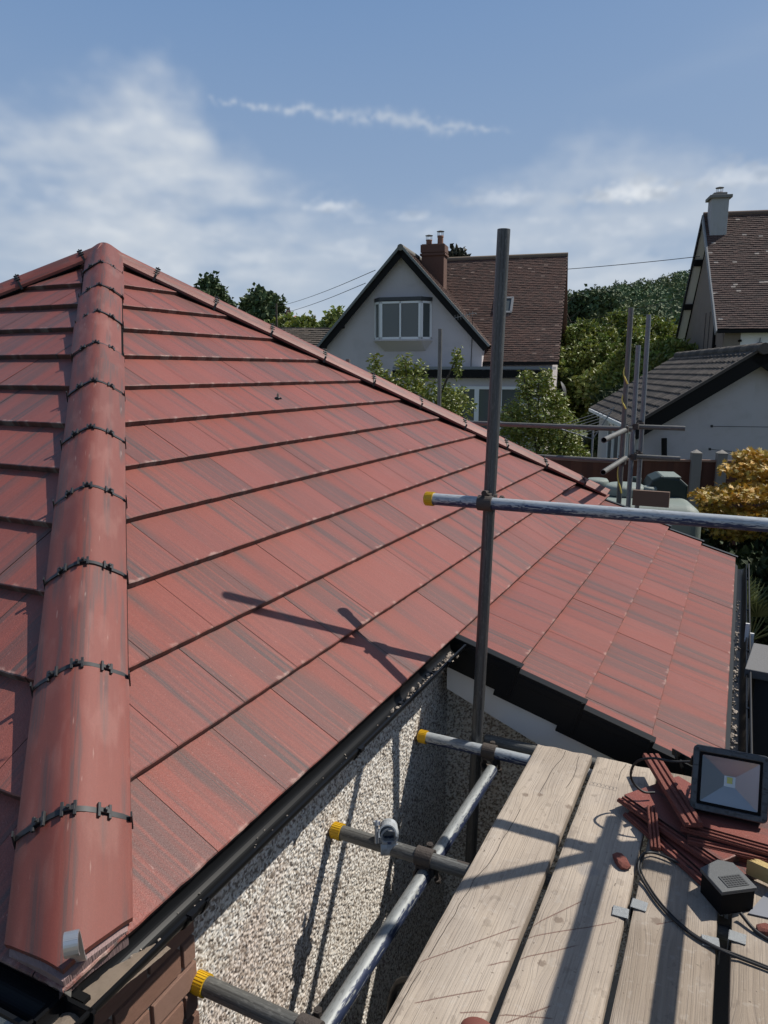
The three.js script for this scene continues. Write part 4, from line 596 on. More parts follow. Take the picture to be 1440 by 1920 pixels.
// trees seen over and between the houses
tree('broadleaf_tree', 'round dark green tree just clearing the far hip, left of the other', 'tree', site(-18.9, 0, 83), 13.6, 2.9, { geo: sprayA, mat: greenFar, n: 2600, size: 0.75, seed: 31, y0: 0.5, flat: 0.5 });
tree('broadleaf_tree', 'broad dark green tree beyond the far hip, left of the gabled house', 'tree', site(-11.8, 0, 72.5), 11.0, 3.0, { geo: sprayA, mat: greenFar, n: 3200, size: 0.72, seed: 34, y0: 0.42, flat: 0.6 });
tree('broadleaf_tree', 'small lighter green tree close by the left eaves of the gabled house', 'tree', site(-3.6, 0, 58), 8.0, 2.3, { geo: sprayA, mat: greenMid, n: 2000, size: 0.55, seed: 37, y0: 0.4 });
for (const [r, d, h, s, sd, l] of [[-8.6, 66, 8.3, 2.6, 41, 'low bushy tree beside the red distant roof, nearer the big tree'], [-6.2, 60, 7.6, 2.4, 43, 'low bushy tree in front of the red distant roof'], [-14.6, 78, 8.6, 2.6, 45, 'low bushy tree behind the far hip at the left']]) tree('bushy_tree', l, 'tree', site(r, 0, d), h, s, { geo: sprayA, mat: greenMid, n: 1500, size: 0.6, seed: sd, y0: 0.35 });
tree('copper_tree', 'dark reddish tree showing above the ridge behind the chimney', 'tree', site(4.4, 0, 48), 10.9, 2.6, { geo: sprayA, mat: plainLeaf([0.040, 0.040, 0.022]), n: 2400, size: 0.5, seed: 47, y0: 0.55, tint: 0.5 });
const mids = [[9.2, 35, 5.6, 2.3, 51, greenMid, 'dark tree close against the right verge of the gabled house'], [11.3, 36.5, 6.2, 2.4, 53, greenMid, 'full green tree in the gap between the two houses'], [13.2, 38, 6.0, 2.2, 55, greenMid, 'green tree half hidden by the right-hand house gable'], [10.2, 31, 4.3, 2.0, 57, greenMid, 'lower leafy tree in front of the gap, above the garage eaves'], [12.0, 32, 4.6, 1.9, 59, greenMid, 'lower leafy tree beside the garage ridge'], [9.6, 52, 9.2, 3.6, 61, greenFar, 'taller dark tree behind the gap at the foot of the wooded hill'], [14.6, 54, 9.0, 3.4, 63, greenFar, 'taller tree at the foot of the hill beside the right-hand house'], [8.9, 27.5, 2.7, 1.4, 67, greenDark, 'dark shrub below the satellite dish beside the flat roof'], [10.9, 26.5, 2.5, 1.5, 69, greenDark, 'dark shrub under the trees behind the garage']];
for (const [r, d, h, s, sd, mt, l] of mids) tree('garden_tree', l, 'tree', site(r, 0, d), h, s, { geo: d < 45 ? sprayB : sprayA, mat: mt, n: d < 45 ? 5200 : 4200, size: d < 45 ? 0.26 : 0.5, seed: sd, y0: 0.22, tint: 0.4 });
// garden shrubs behind the far hip
{
  const stems = (t, list, rad) => mesh('branches', list.map(([a, b]) => rod(V3(...a), V3(...b), rad, 6, rad * 0.35)), bark, t);
  const pA = site(0.75, 0, 17.2), a = thing('apple_tree', 'young apple tree with upright leafy shoots behind the far hip', 'tree', [pA.x, GY, pA.z], YAW); stems(a, [[[0, 0, 0], [0.05, 2.2, 0]], [[0.05, 1.6, 0], [-0.9, 3.2, 0]], [[0.05, 1.6, 0], [0.7, 3.3, 0.2]], [[0, 2, 0], [-0.3, 3.7, 0.1]], [[0.3, 2.3, 0], [1.0, 3.9, 0]], [[-0.5, 2.6, 0], [-1.0, 3.75, 0]]], 0.035);
  crownMesh(a, oneLeaf, greenLime, [[-0.75, 3.0, 0, 0.42, 0.45, 0.4, 1], [-0.25, 2.9, 0.1, 0.5, 0.5, 0.5, 1.2], [0.4, 2.75, 0, 0.55, 0.5, 0.5, 1.2], [0.9, 2.6, 0, 0.45, 0.5, 0.4, 1], [-0.95, 3.5, 0, 0.16, 0.32, 0.16, .25], [-0.3, 3.5, 0, 0.2, 0.3, 0.2, .3], [0.05, 3.35, 0, 0.2, 0.35, 0.2, .25], [0.95, 3.6, 0, 0.12, 0.38, 0.12, .2], [0.2, 2.1, 0, 1.0, 0.5, 0.5, 1.2]], 4600, 71, 0.10, 0.35);
  const pB = site(3.1, 0, 15.1), b = thing('garden_shrub', 'tall bushy lime-green shrub behind the scaffold pole', 'shrub', [pB.x, GY, pB.z], YAW); stems(b, [[[0, 0, 0], [0.1, 2.4, 0]], [[0, .6, 0], [-0.5, 2.6, 0]], [[0, .6, 0], [0.7, 2.4, 0.2]], [[0.1, 1.5, 0], [0.0, 3.2, 0.1]], [[0.1, 1.5, 0], [-0.3, 3.3, 0.1]]], 0.03);
  crownMesh(b, oneLeaf, greenLime, [[0.0, 2.55, 0, 0.55, 0.65, 0.5, 1.2], [-0.45, 2.3, 0, 0.42, 0.5, 0.4, .9], [0.5, 2.1, 0, 0.45, 0.55, 0.45, 1], [0.75, 1.65, 0, 0.4, 0.45, 0.4, .9], [0.05, 1.6, 0, 0.7, 0.8, 0.6, 1.4], [-0.2, 3.1, 0, 0.22, 0.32, 0.22, .35], [0.15, 3.15, 0, 0.2, 0.3, 0.2, .3], [0.4, 2.75, 0, 0.22, 0.3, 0.22, .3], [0.9, 1.2, 0, 0.35, 0.4, 0.4, .7]], 9500, 73, 0.085, 0.35);
}
{ // unseen tall hedge on the right, added to keep the side passage in shade
  const t = thing('added_shade_hedge', 'unseen tall hedge added on the right to shade the side passage', 'hedge', [1.45, GY, -5.0], 0); mesh('stems', box(0.5, 2.75, 14.8, 0, 1.375, 0), plainLeaf([0.02, 0.028, 0.012]), t); const lobes = []; for (let z = -7.4; z <= 7.4; z += 0.58) lobes.push([0, 1.5, z, 0.36, 1.6, 0.42, 1]); crownMesh(t, sprayB, greenDark, lobes, 3600, 161, 0.22, 0.3);
}
// ---------------------------------------------------------------- neighbouring buildings
const TILE_BOX = (w, l, t) => { const g = box(w, t, l, 0, -t / 2, -l / 2); return g; };
function tiledSlope(parent, O, U, V, len, up, w, g, mats, seed, odd = 0.02) {
  const N = new THREE.Vector3().crossVectors(U, V), rows = Math.floor(up / g), cols = Math.floor(len / w), r = rng(seed), o = new THREE.Object3D(), c = new THREE.Color(); const im = new THREE.InstancedMesh(TILE_BOX(w * 0.965, g * 1.5, 0.024), mats.mat, rows * (cols + 1)); im.name = 'roof_tiles'; im.userData.kind = 'stuff'; const m4 = new THREE.Matrix4().makeBasis(U, N, V.clone().negate()); let n = 0;
  for (let k = 0; k < rows; k++) { const wave = (fbm(k * 0.13 + seed, 2, 3) - 0.5) * 0.012; for (let i = 0; i <= cols; i++) { const u = (i + (k % 2 ? 0.5 : 0)) * w; if (u > len + w * 0.2) continue; const P = O.clone().addScaledVector(U, clamp(u, w / 2, len - w / 2)).addScaledVector(V, k * g + (r() - 0.5) * 0.012 + (fbm(u * 0.35, k * 0.2 + seed, 2) - 0.5) * 0.035).addScaledVector(N, 0.034 + wave + (r() - 0.5) * 0.007 + (fbm(u * 0.3, k * 0.1, 2) - 0.5) * 0.03); o.position.copy(P); o.quaternion.setFromRotationMatrix(m4); o.rotateX(-0.20 + (r() - 0.5) * 0.05); o.updateMatrix(); im.setMatrixAt(n, o.matrix); const q = r(); const col = q < odd ? mats.pale : mix3(mats.a, mats.b, Math.pow(r(), 1.2) * 0.7 + 0.6 * (fbm(u * 0.5 + seed, k * g * 0.6, 3) - 0.25)); c.setRGB(...col); im.setColorAt(n++, c); } }
  im.count = n; im.castShadow = im.receiveShadow = true; parent.add(im); return im;
}
const slab = (pts, n, t) => { const pos = []; const a = pts, b = pts.map(p => p.clone().addScaledVector(n, -t)); const q = (w, x, y, z) => { for (const v of [w, x, y, w, y, z]) pos.push(v.x, v.y, v.z); }; q(a[0], a[1], a[2], a[3]); q(b[0], b[3], b[2], b[1]); for (let i = 0; i < 4; i++) { const j = (i + 1) % 4; q(a[i], b[i], b[j], a[j]); } const g = new THREE.BufferGeometry(); g.setAttribute('position', new THREE.Float32BufferAttribute(pos, 3)); g.computeVertexNormals(); return g; };
const oldTile = { mat: std([1, 1, 1], 0.9), a: [0.115, 0.060, 0.046], b: [0.052, 0.034, 0.029], pale: [0.19, 0.13, 0.105] }, oldTile2 = { mat: std([1, 1, 1], 0.9), a: [0.098, 0.057, 0.048], b: [0.050, 0.035, 0.032], pale: [0.30, 0.255, 0.225] };
const pinkRender = std([0.50, 0.465, 0.465], 0.92, { map: rep(mottle, 0.3, 0.3), bumpMap: rep(coarse, 1.5, 1.5), bumpScale: 0.006 }), brickStack = std([0.115, 0.062, 0.046], 0.95, { map: rep(mottle, 2, 2), bumpMap: rep(coarse, 3, 3), bumpScale: 0.006 }), blackWood = plast([0.010, 0.0095, 0.0095], 0.65, 0.25);
function chimneyPot(parent, x, y, z, h, cowl) { const g = new THREE.LatheGeometry([[0.10, 0], [0.12, 0.02], [0.115, h * 0.8], [0.13, h * 0.82], [0.13, h], [0.09, h]].map(p => new THREE.Vector2(...p)), 14); g.translate(x, y, z); const p = mesh('chimney_pot', g, std([0.22, 0.11, 0.075], 0.9), parent); if (cowl) { const c = [new THREE.CylinderGeometry(0.15, 0.15, 0.02, 14)]; c[0].translate(x, y + h + 0.16, z); for (let i = 0; i < 6; i++) { const a = i / 6 * 6.28; c.push(rod(V3(x + Math.cos(a) * 0.12, y + h - 0.02, z + Math.sin(a) * 0.12), V3(x + Math.cos(a) * 0.12, y + h + 0.15, z + Math.sin(a) * 0.12), 0.008, 5)); } const cone = new THREE.ConeGeometry(0.16, 0.05, 14); cone.translate(x, y + h + 0.19, z); c.push(cone); mesh('cowl', c, M.lead, p); } }
{ // the gabled house straight ahead; local +x to its right, +z towards us
  const o = site(0.72, 0, 29.55), h = thing('gabled_house', 'pale rendered house with a black-trimmed gable and an oriel window', 'house', [o.x, GY, o.z], YAW - 0.27), gy = -GY; // local y = height above ground
  const eave = 0.95 + gy, top = 4.62 + gy, hw = 3.38, dp = 5.2;
  const wall = mesh('wall', (() => { const g = extrude([[-hw + 0.25, 0], [hw - 0.25, 0], [hw - 0.25, eave + 0.15], [0, top - 0.22], [-hw + 0.25, eave + 0.15]], dp); g.translate(0, 0, -dp); return g; })(), pinkRender, h);
  const sl = Math.atan2(top - eave, hw), nL = V3(-Math.sin(sl), Math.cos(sl), 0), nR = V3(Math.sin(sl), Math.cos(sl), 0);
  for (const [s, n] of [[-1, nL], [1, nR]]) { const E = V3(s * hw, eave, 0.32), R = V3(0, top, 0.32); const q = [E, R, R.clone().setZ(-dp), E.clone().setZ(-dp)]; const part = mesh('gable_roof', slab(q, n, 0.06), blackWood, h); const U = s > 0 ? V3(0, 0, -1) : V3(0, 0, 1), V = V3(-s * Math.cos(sl), Math.sin(sl), 0); tiledSlope(part, s > 0 ? E.clone() : E.clone().setZ(-dp), U, V, dp + 0.32, Math.hypot(hw, top - eave), 0.165, 0.1, oldTile, 81 + s);
    // bargeboard and the mossy undercloak that caps it
    const L = Math.hypot(hw, top - eave), ang = s * -sl; const bb = box(L + 0.12, 0.21, 0.035); bb.rotateZ(ang); bb.translate(s * hw / 2 - nL.x * 0 - s * Math.sin(sl) * 0.155, (eave + top) / 2 - Math.cos(sl) * 0.155, 0.30); mesh('bargeboard', bb, blackWood, h);
    const uc = box(L + 0.14, 0.085, 0.10); uc.rotateZ(ang); uc.translate(s * hw / 2 + s * Math.sin(sl) * 0.025, (eave + top) / 2 + Math.cos(sl) * 0.025, 0.34); mesh('verge_mortar', uc, std([0.24, 0.25, 0.24], 0.95, { bumpMap: rep(coarse, 8, 2), bumpScale: 0.02, map: rep(mottle, 6, 1) }), h); 
    const bk = box(0.10, 0.30, 0.30); bk.translate(s * 2.42, eave + 0.86, 0.15); mesh('bracket', bk, blackWood, h); }
  const ridge = new THREE.CylinderGeometry(0.12, 0.12, dp + 0.4, 12, 1, false); ridge.rotateX(Math.PI / 2); ridge.translate(0, top - 0.03, -dp / 2 + 0.2); mesh('ridge', ridge, std([0.16, 0.15, 0.135], 0.95), h);
  // oriel window
  const oy0 = 1.20 + gy, oy1 = 2.62 + gy, cx = 0.02, w = 0.80, pj = 0.42, sw = 1.13; const or = new THREE.Group(); or.name = 'oriel_window'; h.add(or);
  const body = extrude([[-sw, 0], [-w, -pj], [w, -pj], [sw, 0]], 0.12); body.rotateX(-Math.PI / 2); const hd = body.clone(); hd.scale(1.03, 1.1, 1.15); hd.rotateY(0); hd.translate(cx, oy1 + 0.02, 0); const head = mesh('lead_head', hd, std([0.035, 0.037, 0.042], 0.5), or);
  const sill = body.clone(); sill.scale(1.06, 0.5, 1.15); sill.translate(cx, oy0 - 0.06, 0); mesh('sill', sill, pinkRender, or);
  const under = new THREE.BufferGeometry(); { const a = [[-sw, 0], [-w, pj], [w, pj], [sw, 0]].map(p => V3(p[0] * 1.04 + cx, oy0 - 0.06, p[1] * 1.04)), b = [[-0.9, 0.0], [-0.72, 0.02], [0.72, 0.02], [0.9, 0.0]].map(p => V3(p[0] + cx, oy0 - 0.44, p[1])); const ps = []; for (let i = 0; i < 3; i++) for (const v of [a[i], b[i], b[i + 1], a[i], b[i + 1], a[i + 1]]) ps.push(v.x, v.y, v.z); under.setAttribute('position', new THREE.Float32BufferAttribute(ps, 3)); under.computeVertexNormals(); } mesh('apron', under, std([0.46, 0.43, 0.40], 0.9), or);
  const fr = [], H = oy1 - oy0, zc = pj; const bar = (x, y, ww, hh, z = zc) => box(ww, hh, 0.06, cx + x, y, z); fr.push(bar(0, oy1 - 0.04, 2 * w, 0.08), bar(0, oy0 + 0.04, 2 * w, 0.09), bar(-w + 0.04, (oy0 + oy1) / 2, 0.09, H), bar(w - 0.04, (oy0 + oy1) / 2, 0.09, H), bar(0, (oy0 + oy1) / 2, 0.07, H)); mesh('frame', fr, M.white, or);
  for (const s of [-1, 1]) { mesh('pane', box(w - 0.12, H - 0.16, 0.012, cx + s * (w / 2 - 0.005), (oy0 + oy1) / 2, zc - 0.01), M.glass, or); const ang = Math.atan2(pj, sw - w) * s, L = Math.hypot(sw - w, pj); const S = [box(L, 0.08, 0.06, 0, H / 2 - 0.04, 0), box(L, 0.09, 0.06, 0, -H / 2 + 0.04, 0), box(0.09, H, 0.06, -L / 2 + 0.045, 0, 0), box(0.09, H, 0.06, L / 2 - 0.045, 0, 0)]; const g = join(S); g.rotateY(ang); g.translate(cx + s * (w + sw) / 2, (oy0 + oy1) / 2, pj / 2); mesh('side_frame', g, M.white, or); const p = box(L - 0.16, H - 0.15, 0.012); p.rotateY(ang); p.translate(cx + s * ((w + sw) / 2 - 0.01), (oy0 + oy1) / 2, pj / 2 - 0.005); mesh('pane', p, M.glass, or); }
  const orn = new THREE.SphereGeometry(0.09, 10, 8); orn.scale(1.3, 1.4, 0.6); orn.translate(cx - 0.38, oy0 + 0.16, pj - 0.10); mesh('ornament', orn, M.white, or);
  // main roof wing to the right
  const wx0 = 0.6, wx1 = 6.0, we = 0.34 + gy, wr = 4.78 + gy, wz = -0.35, wd = 4.25; const ws = Math.atan2(wr - we, wd), nF = V3(0, Math.cos(ws), Math.sin(ws)), nB = V3(0, Math.cos(ws), -Math.sin(ws));
  const wing = mesh('wing_wall', (() => { const g = extrude([[wz - 0.25, 0], [wz - 0.25, we], [wz - wd, wr - 0.2], [wz - 2 * wd + 0.25, we], [wz - 2 * wd + 0.25, 0]], wx1 - wx0 - 0.25); g.rotateY(-Math.PI / 2); g.scale(-1, 1, 1); g.rotateY(0); const p = g.attributes.position; for (let i = 0; i < p.count; i++) { const x = p.getX(i), z = p.getZ(i); p.setX(i, wx0 + Math.abs(x)); p.setZ(i, z); } g.computeVertexNormals(); return g; })(), pinkRender, h);
  const q1 = [V3(wx0, we, wz), V3(wx1, we, wz), V3(wx1, wr, wz - wd), V3(wx0, wr, wz - wd)], q2 = [V3(wx1, we, wz - 2 * wd), V3(wx0, we, wz - 2 * wd), V3(wx0, wr, wz - wd), V3(wx1, wr, wz - wd)]; const rf = mesh('wing_roof', slab(q1, nF, 0.08), blackWood, h); mesh('wing_roof', slab(q2, nB, 0.08), std([0.13, 0.07, 0.055], 0.9), h);
  tiledSlope(rf, V3(wx0, we, wz), V3(1, 0, 0), V3(0, Math.sin(ws), -Math.cos(ws)), wx1 - wx0, Math.hypot(wr - we, wd), 0.165, 0.1, oldTile, 88);
  const rdg = new THREE.CylinderGeometry(0.11, 0.11, wx1 - wx0, 10); rdg.rotateZ(Math.PI / 2); rdg.translate((wx0 + wx1) / 2, wr + 0.0, wz - wd); mesh('ridge', rdg, std([0.17, 0.13, 0.095], 0.95), h);
  mesh('gutter', box(wx1 - 3, 0.11, 0.13, (wx1 + 3) / 2, we - 0.06, wz + 0.06), blackWood, h);
  const rl = new THREE.Group(); rl.name = 'rooflight'; rl.position.set(3.62, 2.55 + gy, wz - (2.62 + gy - we) / Math.tan(ws)); rl.rotation.x = -(Math.PI / 2 - ws) ; h.add(rl); mesh('frame', [box(0.72, 0.09, 0.12, 0, 0.42, 0.08), box(0.72, 0.09, 0.12, 0, -0.42, 0.08), box(0.09, 0.84, 0.12, -0.33, 0, 0.08), box(0.09, 0.84, 0.12, 0.33, 0, 0.08)], M.lead, rl); mesh('pane', box(0.6, 0.78, 0.02, 0, 0, 0.09), M.glass, rl);
  // chimney
  const ch = mesh('chimney', [box(0.92, 2.7, 0.7, 0.78, 3.68 + gy, -2.2, 0.01), box(1.04, 0.09, 0.82, 0.78, 4.62 + gy, -2.2, 0.01), box(1.0, 0.30, 0.78, 0.78, 4.85 + gy, -2.2, 0.01)], brickStack, h); chimneyPot(ch, 0.55, 5.0 + gy, -2.2, 0.24, true); chimneyPot(ch, 1.02, 5.0 + gy, -2.2, 0.38, true);
  // flat-roofed lean-to with glazed doors
  const fz = 2.7, fx0 = 0.35, fx1 = 5.9; mesh('lean_to_wall', box(fx1 - fx0 - 0.3, gy - 0.25, 2.6, (fx0 + fx1) / 2, (gy - 0.25) / 2, fz - 1.45), pinkRender, h); const rfl = mesh('flat_roof', box(fx1 - fx0, 0.10, 3.0, (fx0 + fx1) / 2, gy + 0.10, fz - 1.4), M.lead, h); mesh('fascia', box(fx1 - fx0, 0.24, 0.05, (fx0 + fx1) / 2, gy - 0.09, fz + 0.12), blackWood, rfl);
  const dr = new THREE.Group(); dr.name = 'glazed_doors'; h.add(dr); for (let i = 0; i < 4; i++) { const x = 2.15 + i * 0.8; mesh('frame', [box(0.08, 2.0, 0.06, x - 0.36, gy - 1.55, fz - 0.12), box(0.08, 2.0, 0.06, x + 0.36, gy - 1.55, fz - 0.12), box(0.8, 0.10, 0.06, x, gy - 0.58, fz - 0.118), box(0.72, 0.1, 0.06, x, gy - 2.5, fz - 0.12)], M.white, dr); mesh('pane', box(0.64, 1.85, 0.02, x, gy - 1.55, fz - 0.13), M.glass, dr); }
  const dish = new THREE.SphereGeometry(0.5, 18, 8, 0, 6.2832, 0, 0.62); dish.rotateZ(-1.25); dish.translate(5.9, gy - 0.75, fz - 0.3); mesh('satellite_dish', [dish, rod(V3(5.74, gy - 0.85, fz - 0.3), V3(6.25, gy - 0.6, fz - 0.3), 0.02, 6)], std([0.07, 0.07, 0.072], 0.6), h);
  mesh('aerial', [rod(V3(2.1, 1.95 + gy, 0.45), V3(2.9, 2.12 + gy, 0.5), 0.012, 5), ...[0, 1, 2, 3, 4, 5, 6].map(i => rod(V3(2.15 + i * 0.11, 1.86 + gy + i * 0.022, 0.45), V3(2.15 + i * 0.11, 2.05 + gy + i * 0.022, 0.5), 0.007, 4)), rod(V3(2.9, 2.12 + gy, 0.5), V3(2.9, 2.1 + gy, 0.05), 0.015, 5)], M.lead, h);
  mesh('service_cable', rod(V3(2.75, 2.0 + gy, 0.02), V3(2.72, gy + 0.1, 0.02), 0.012, 5), M.cable, h);
}
{ // the right-hand house: its gable faces left, its tiled slope faces us
  const o = site(12.02, 0, 27.35), h = thing('tiled_house', 'tall old house with a steep mottled tile roof and a white chimney', 'house', [o.x, GY, o.z], YAW - 0.19), gy = -GY, eave = 1.48 + gy, top = 6.1 + gy, hw = 3.75, len = 9; // local x along the ridge, z towards us; near eaves at z=0
  const s = Math.atan2(top - eave, hw), beige = std([0.21, 0.178, 0.148], 0.95, { map: rep(mottle, 0.4, 0.4), bumpMap: rep(coarse, 2, 2), bumpScale: 0.008 });
  const gp = extrude([[-0.35, 0], [-0.35, eave - 0.3], [-hw, top - 0.42], [-2 * hw + 0.35, eave - 0.3], [-2 * hw + 0.35, 0]], 0.3); { const p = gp.attributes.position; for (let i = 0; i < p.count; i++) { const zz = p.getX(i), x = p.getZ(i); p.setX(i, x + 0.32); p.setZ(i, zz); } gp.computeVertexNormals(); } mesh('gable_wall', gp, beige, h);
  mesh('front_wall', box(len - 0.7, eave - 0.05, 0.3, len / 2 + 0.45, (eave - 0.05) / 2, -0.45), M.white, h); mesh('corner_pier', box(0.55, eave - 0.1, 0.34, 0.62, (eave - 0.1) / 2, -0.44), beige, h);
  const q1 = [V3(0, eave, 0), V3(len, eave, 0), V3(len, top, -hw), V3(0, top, -hw)], q2 = [V3(len, eave, -2 * hw), V3(0, eave, -2 * hw), V3(0, top, -hw), V3(len, top, -hw)], nF = V3(0, Math.cos(s), Math.sin(s)), nB = V3(0, Math.cos(s), -Math.sin(s)); const rf = mesh('roof', slab(q1, nF, 0.07), blackWood, h); mesh('roof', slab(q2, nB, 0.07), blackWood, h);
  tiledSlope(rf, V3(0, eave, 0), V3(1, 0, 0), V3(0, Math.sin(s), -Math.cos(s)), len, Math.hypot(hw, top - eave), 0.165, 0.105, oldTile2, 95, 0.03);
  const L = Math.hypot(hw, top - eave); for (const k of [0, 1]) { const b = box(0.05, 0.20, L + 0.1); b.rotateX(k ? -s : s); b.translate(-0.02, (eave + top) / 2 - 0.10, k ? -hw * 1.5 : -hw * 0.5); mesh('bargeboard', b, k ? blackWood : M.lead, h); }
  const so = box(0.34, 0.03, L); so.rotateX(-s); so.translate(0.16, (eave + top) / 2 - 0.16, -hw * 1.5); mesh('soffit', so, M.white, h);
  for (const f of [0.30, 0.66]) { const z = -hw * (1 + f), y = mix(top, eave, f); mesh('purlin_end', box(0.42, 0.24, 0.2, 0.2, y - 0.30, z), blackWood, h); }
  const rdg = new THREE.CylinderGeometry(0.11, 0.11, len, 10); rdg.rotateZ(Math.PI / 2); rdg.translate(len / 2, top, -hw); mesh('ridge', rdg, std([0.12, 0.085, 0.07], 0.95), h); mesh('gutter', box(len, 0.12, 0.14, len / 2, eave - 0.08, 0.05), blackWood, h);
  const ch = mesh('chimney', [box(0.62, 1.75, 0.66, 0.44, 5.72 + gy, -hw + 0.42, 0.01)], std([0.40, 0.40, 0.405], 0.9, { map: rep(mottle, 1, 1), bumpMap: rep(coarse, 2, 2), bumpScale: 0.012 }), h); mesh('chimney_cap', [box(0.82, 0.12, 0.86, 0.44, 6.62 + gy, -hw + 0.42, 0.02), box(0.5, 0.14, 0.5, 0.44, 6.73 + gy, -hw + 0.42, 0.03)], M.concrete, ch); chimneyPot(ch, 0.44, 6.78 + gy, -hw + 0.42, 0.06, true);
  mesh('drainpipe', [rod(V3(0.26, 0, -1.5), V3(0.26, eave - 0.9 + 1.2, -1.5), 0.05, 8), box(0.16, 0.2, 0.16, 0.24, eave - 0.9, -1.72)], blackWood, h); mesh('overflow_pipe', rod(V3(0.3, eave - 0.55, -1.4), V3(0.9, eave - 0.4, -0.2), 0.045, 8), blackWood, h);
  for (const z of [-2.6, -3.3]) mesh('service_cable', rod(V3(0.29, 0.5, z), V3(0.29, eave + 0.8, z + 0.03), 0.012, 5), M.cable, h);
  const la = mesh('wall_lamp', [box(0.16, 0.32, 0.12, 1.55, eave - 0.62, -0.22, 0.02), rod(V3(1.55, eave - 0.48, -0.25), V3(1.55, eave - 0.3, -0.22), 0.02, 6)], M.lead, h);
}
{ // the garage behind the fence
  const R0 = V3(0.26, 0.46, -17.75), yawG = 16.3 * D2R, L = 8.2, hw = 2.55, rise = 1.66; const h = thing('garage', 'white rendered garage with a brown tiled roof and black bargeboards', 'garage', [R0.x, GY, R0.z], yawG), ry = R0.y - GY, ey = ry - rise; // local -z away along the ridge
  const s = Math.atan2(rise, hw), gw = std([0.46, 0.44, 0.445], 0.92, { map: rep(mottle, 0.5, 0.5), bumpMap: rep(coarse, 2, 2), bumpScale: 0.005 });
  const wall = mesh('wall', (() => { const g = extrude([[-hw + 0.28, 0], [hw - 0.28, 0], [hw - 0.28, ey + 0.08], [0, ry - 0.15], [-hw + 0.28, ey + 0.08]], L - 0.3); g.translate(0, 0, -L + 0.1); return g; })(), gw, h);
  // profiled concrete tiles, each one built
  const prof = []; for (let i = 0; i <= 12; i++) { const t = i / 12; prof.push([t * 0.335, 0.026 * Math.pow(Math.max(0, Math.sin(t * Math.PI * 2 + 0.6)), 0.7)]); } const tg = (() => { const o = prof.map(p => [p[0], p[1]]), i = prof.slice().reverse().map(p => [p[0], p[1] - 0.022]); const g = extrude([...i, ...o].reverse(), 0.30); g.translate(0, 0, -0.30); return g; })(); const mats = [[0.085, 0.072, 0.062], [0.068, 0.058, 0.051], [0.105, 0.088, 0.074], [0.058, 0.050, 0.044]].map(c => std(c, 0.95, { bumpMap: rep(coarse, 3, 3), bumpScale: 0.004 })); const r = rng(97);
  for (const sd of [-1, 1]) { const E = V3(sd * hw, ey, 0.05), R = V3(0, ry, 0.05), n = V3(sd * Math.sin(s), Math.cos(s), 0); const rf = mesh('roof_slope', slab([E, R, R.clone().setZ(-L), E.clone().setZ(-L)], n, 0.04), blackWood, h); const U = sd > 0 ? V3(0, 0, -1) : V3(0, 0, 1), V = V3(-sd * Math.cos(s), Math.sin(s), 0); const m4 = new THREE.Matrix4().makeBasis(U, n, V.clone().negate()); const rows = 12, g = Math.hypot(hw, rise) / rows;
    for (let k = 0; k < rows; k++) for (let i = 0; i < 24; i++) { const t = mesh('roof_tile', tg, mats[Math.floor(r() * 4)], rf); const P = (sd > 0 ? E.clone() : E.clone().setZ(-L)).addScaledVector(U, i * 0.338).addScaledVector(V, k * g + (r() - 0.5) * 0.008).addScaledVector(n, 0.024 + (r() - 0.5) * 0.004); t.applyMatrix4(m4.clone().setPosition(P)); t.rotateX(-0.11); }
    const LL = Math.hypot(hw, rise), bb = box(LL + 0.1, 0.30, 0.04); bb.rotateZ(-sd * s); bb.translate(sd * hw / 2 - sd * Math.sin(s) * 0.16, (ey + ry) / 2 - Math.cos(s) * 0.16, 0.06); mesh('bargeboard', bb, blackWood, h); const uc = box(LL + 0.12, 0.06, 0.12); uc.rotateZ(-sd * s); uc.translate(sd * hw / 2 + sd * Math.sin(s) * 0.015, (ey + ry) / 2 + Math.cos(s) * 0.015, 0.06); mesh('verge_tiles', uc, mats[1], h); }
  for (let i = 0; i < 18; i++) { const g = new THREE.CylinderGeometry(0.12, 0.12, 0.45, 12); g.rotateX(Math.PI / 2); g.translate(0, ry + 0.0 + (i % 2) * 0.006, 0.0 - i * 0.457); mesh('ridge_tile', g, mats[i % 4], h); }
  mesh('gutter', box(0.10, 0.09, L - 0.2, -hw - 0.02, ey - 0.05, -L / 2), M.white, h);
  // windows and door along the left side
  const sideW = new THREE.Group(); sideW.name = 'side_glazing'; h.add(sideW); for (let i = 0; i < 4; i++) { const z = -0.8 - i * 1.25; mesh('frame', [box(0.06, 1.5, 0.10, -hw + 0.26, ey - 0.95, z), box(0.06, 1.5, 0.10, -hw + 0.26, ey - 0.95, z - 0.95), box(0.06, 0.1, 0.85, -hw + 0.26, ey - 0.25, z - 0.475)], M.white, sideW); mesh('pane', box(0.03, 1.4, 0.85, -hw + 0.262, ey - 1.0, z - 0.475), M.glass, sideW); }
  mesh('downpipe', rod(V3(-hw + 0.86, 0, 0.0), V3(-hw + 0.72, ey - 0.25, 0.0), 0.06, 8), blackWood, h).userData.label = 'slanting black pipe on the white gable';
  for (const [y, sag] of [[2.22, 0], [1.72, 0.08], [1.08, 0.0]]) { mesh('training_wire', bent([V3(-0.85, y, -0.13 + 0.1), V3(0.3, y - sag, 0.0), V3(0.95, y + 0.0, 0.0), V3(2.2, y - 0.01, 0.0)], 0.006, 4, 20), M.cable, wall); for (const x of [-0.85, 0.95]) mesh('eyelet', box(0.04, 0.05, 0.06, x, y, -0.06), M.cable, wall); }
}
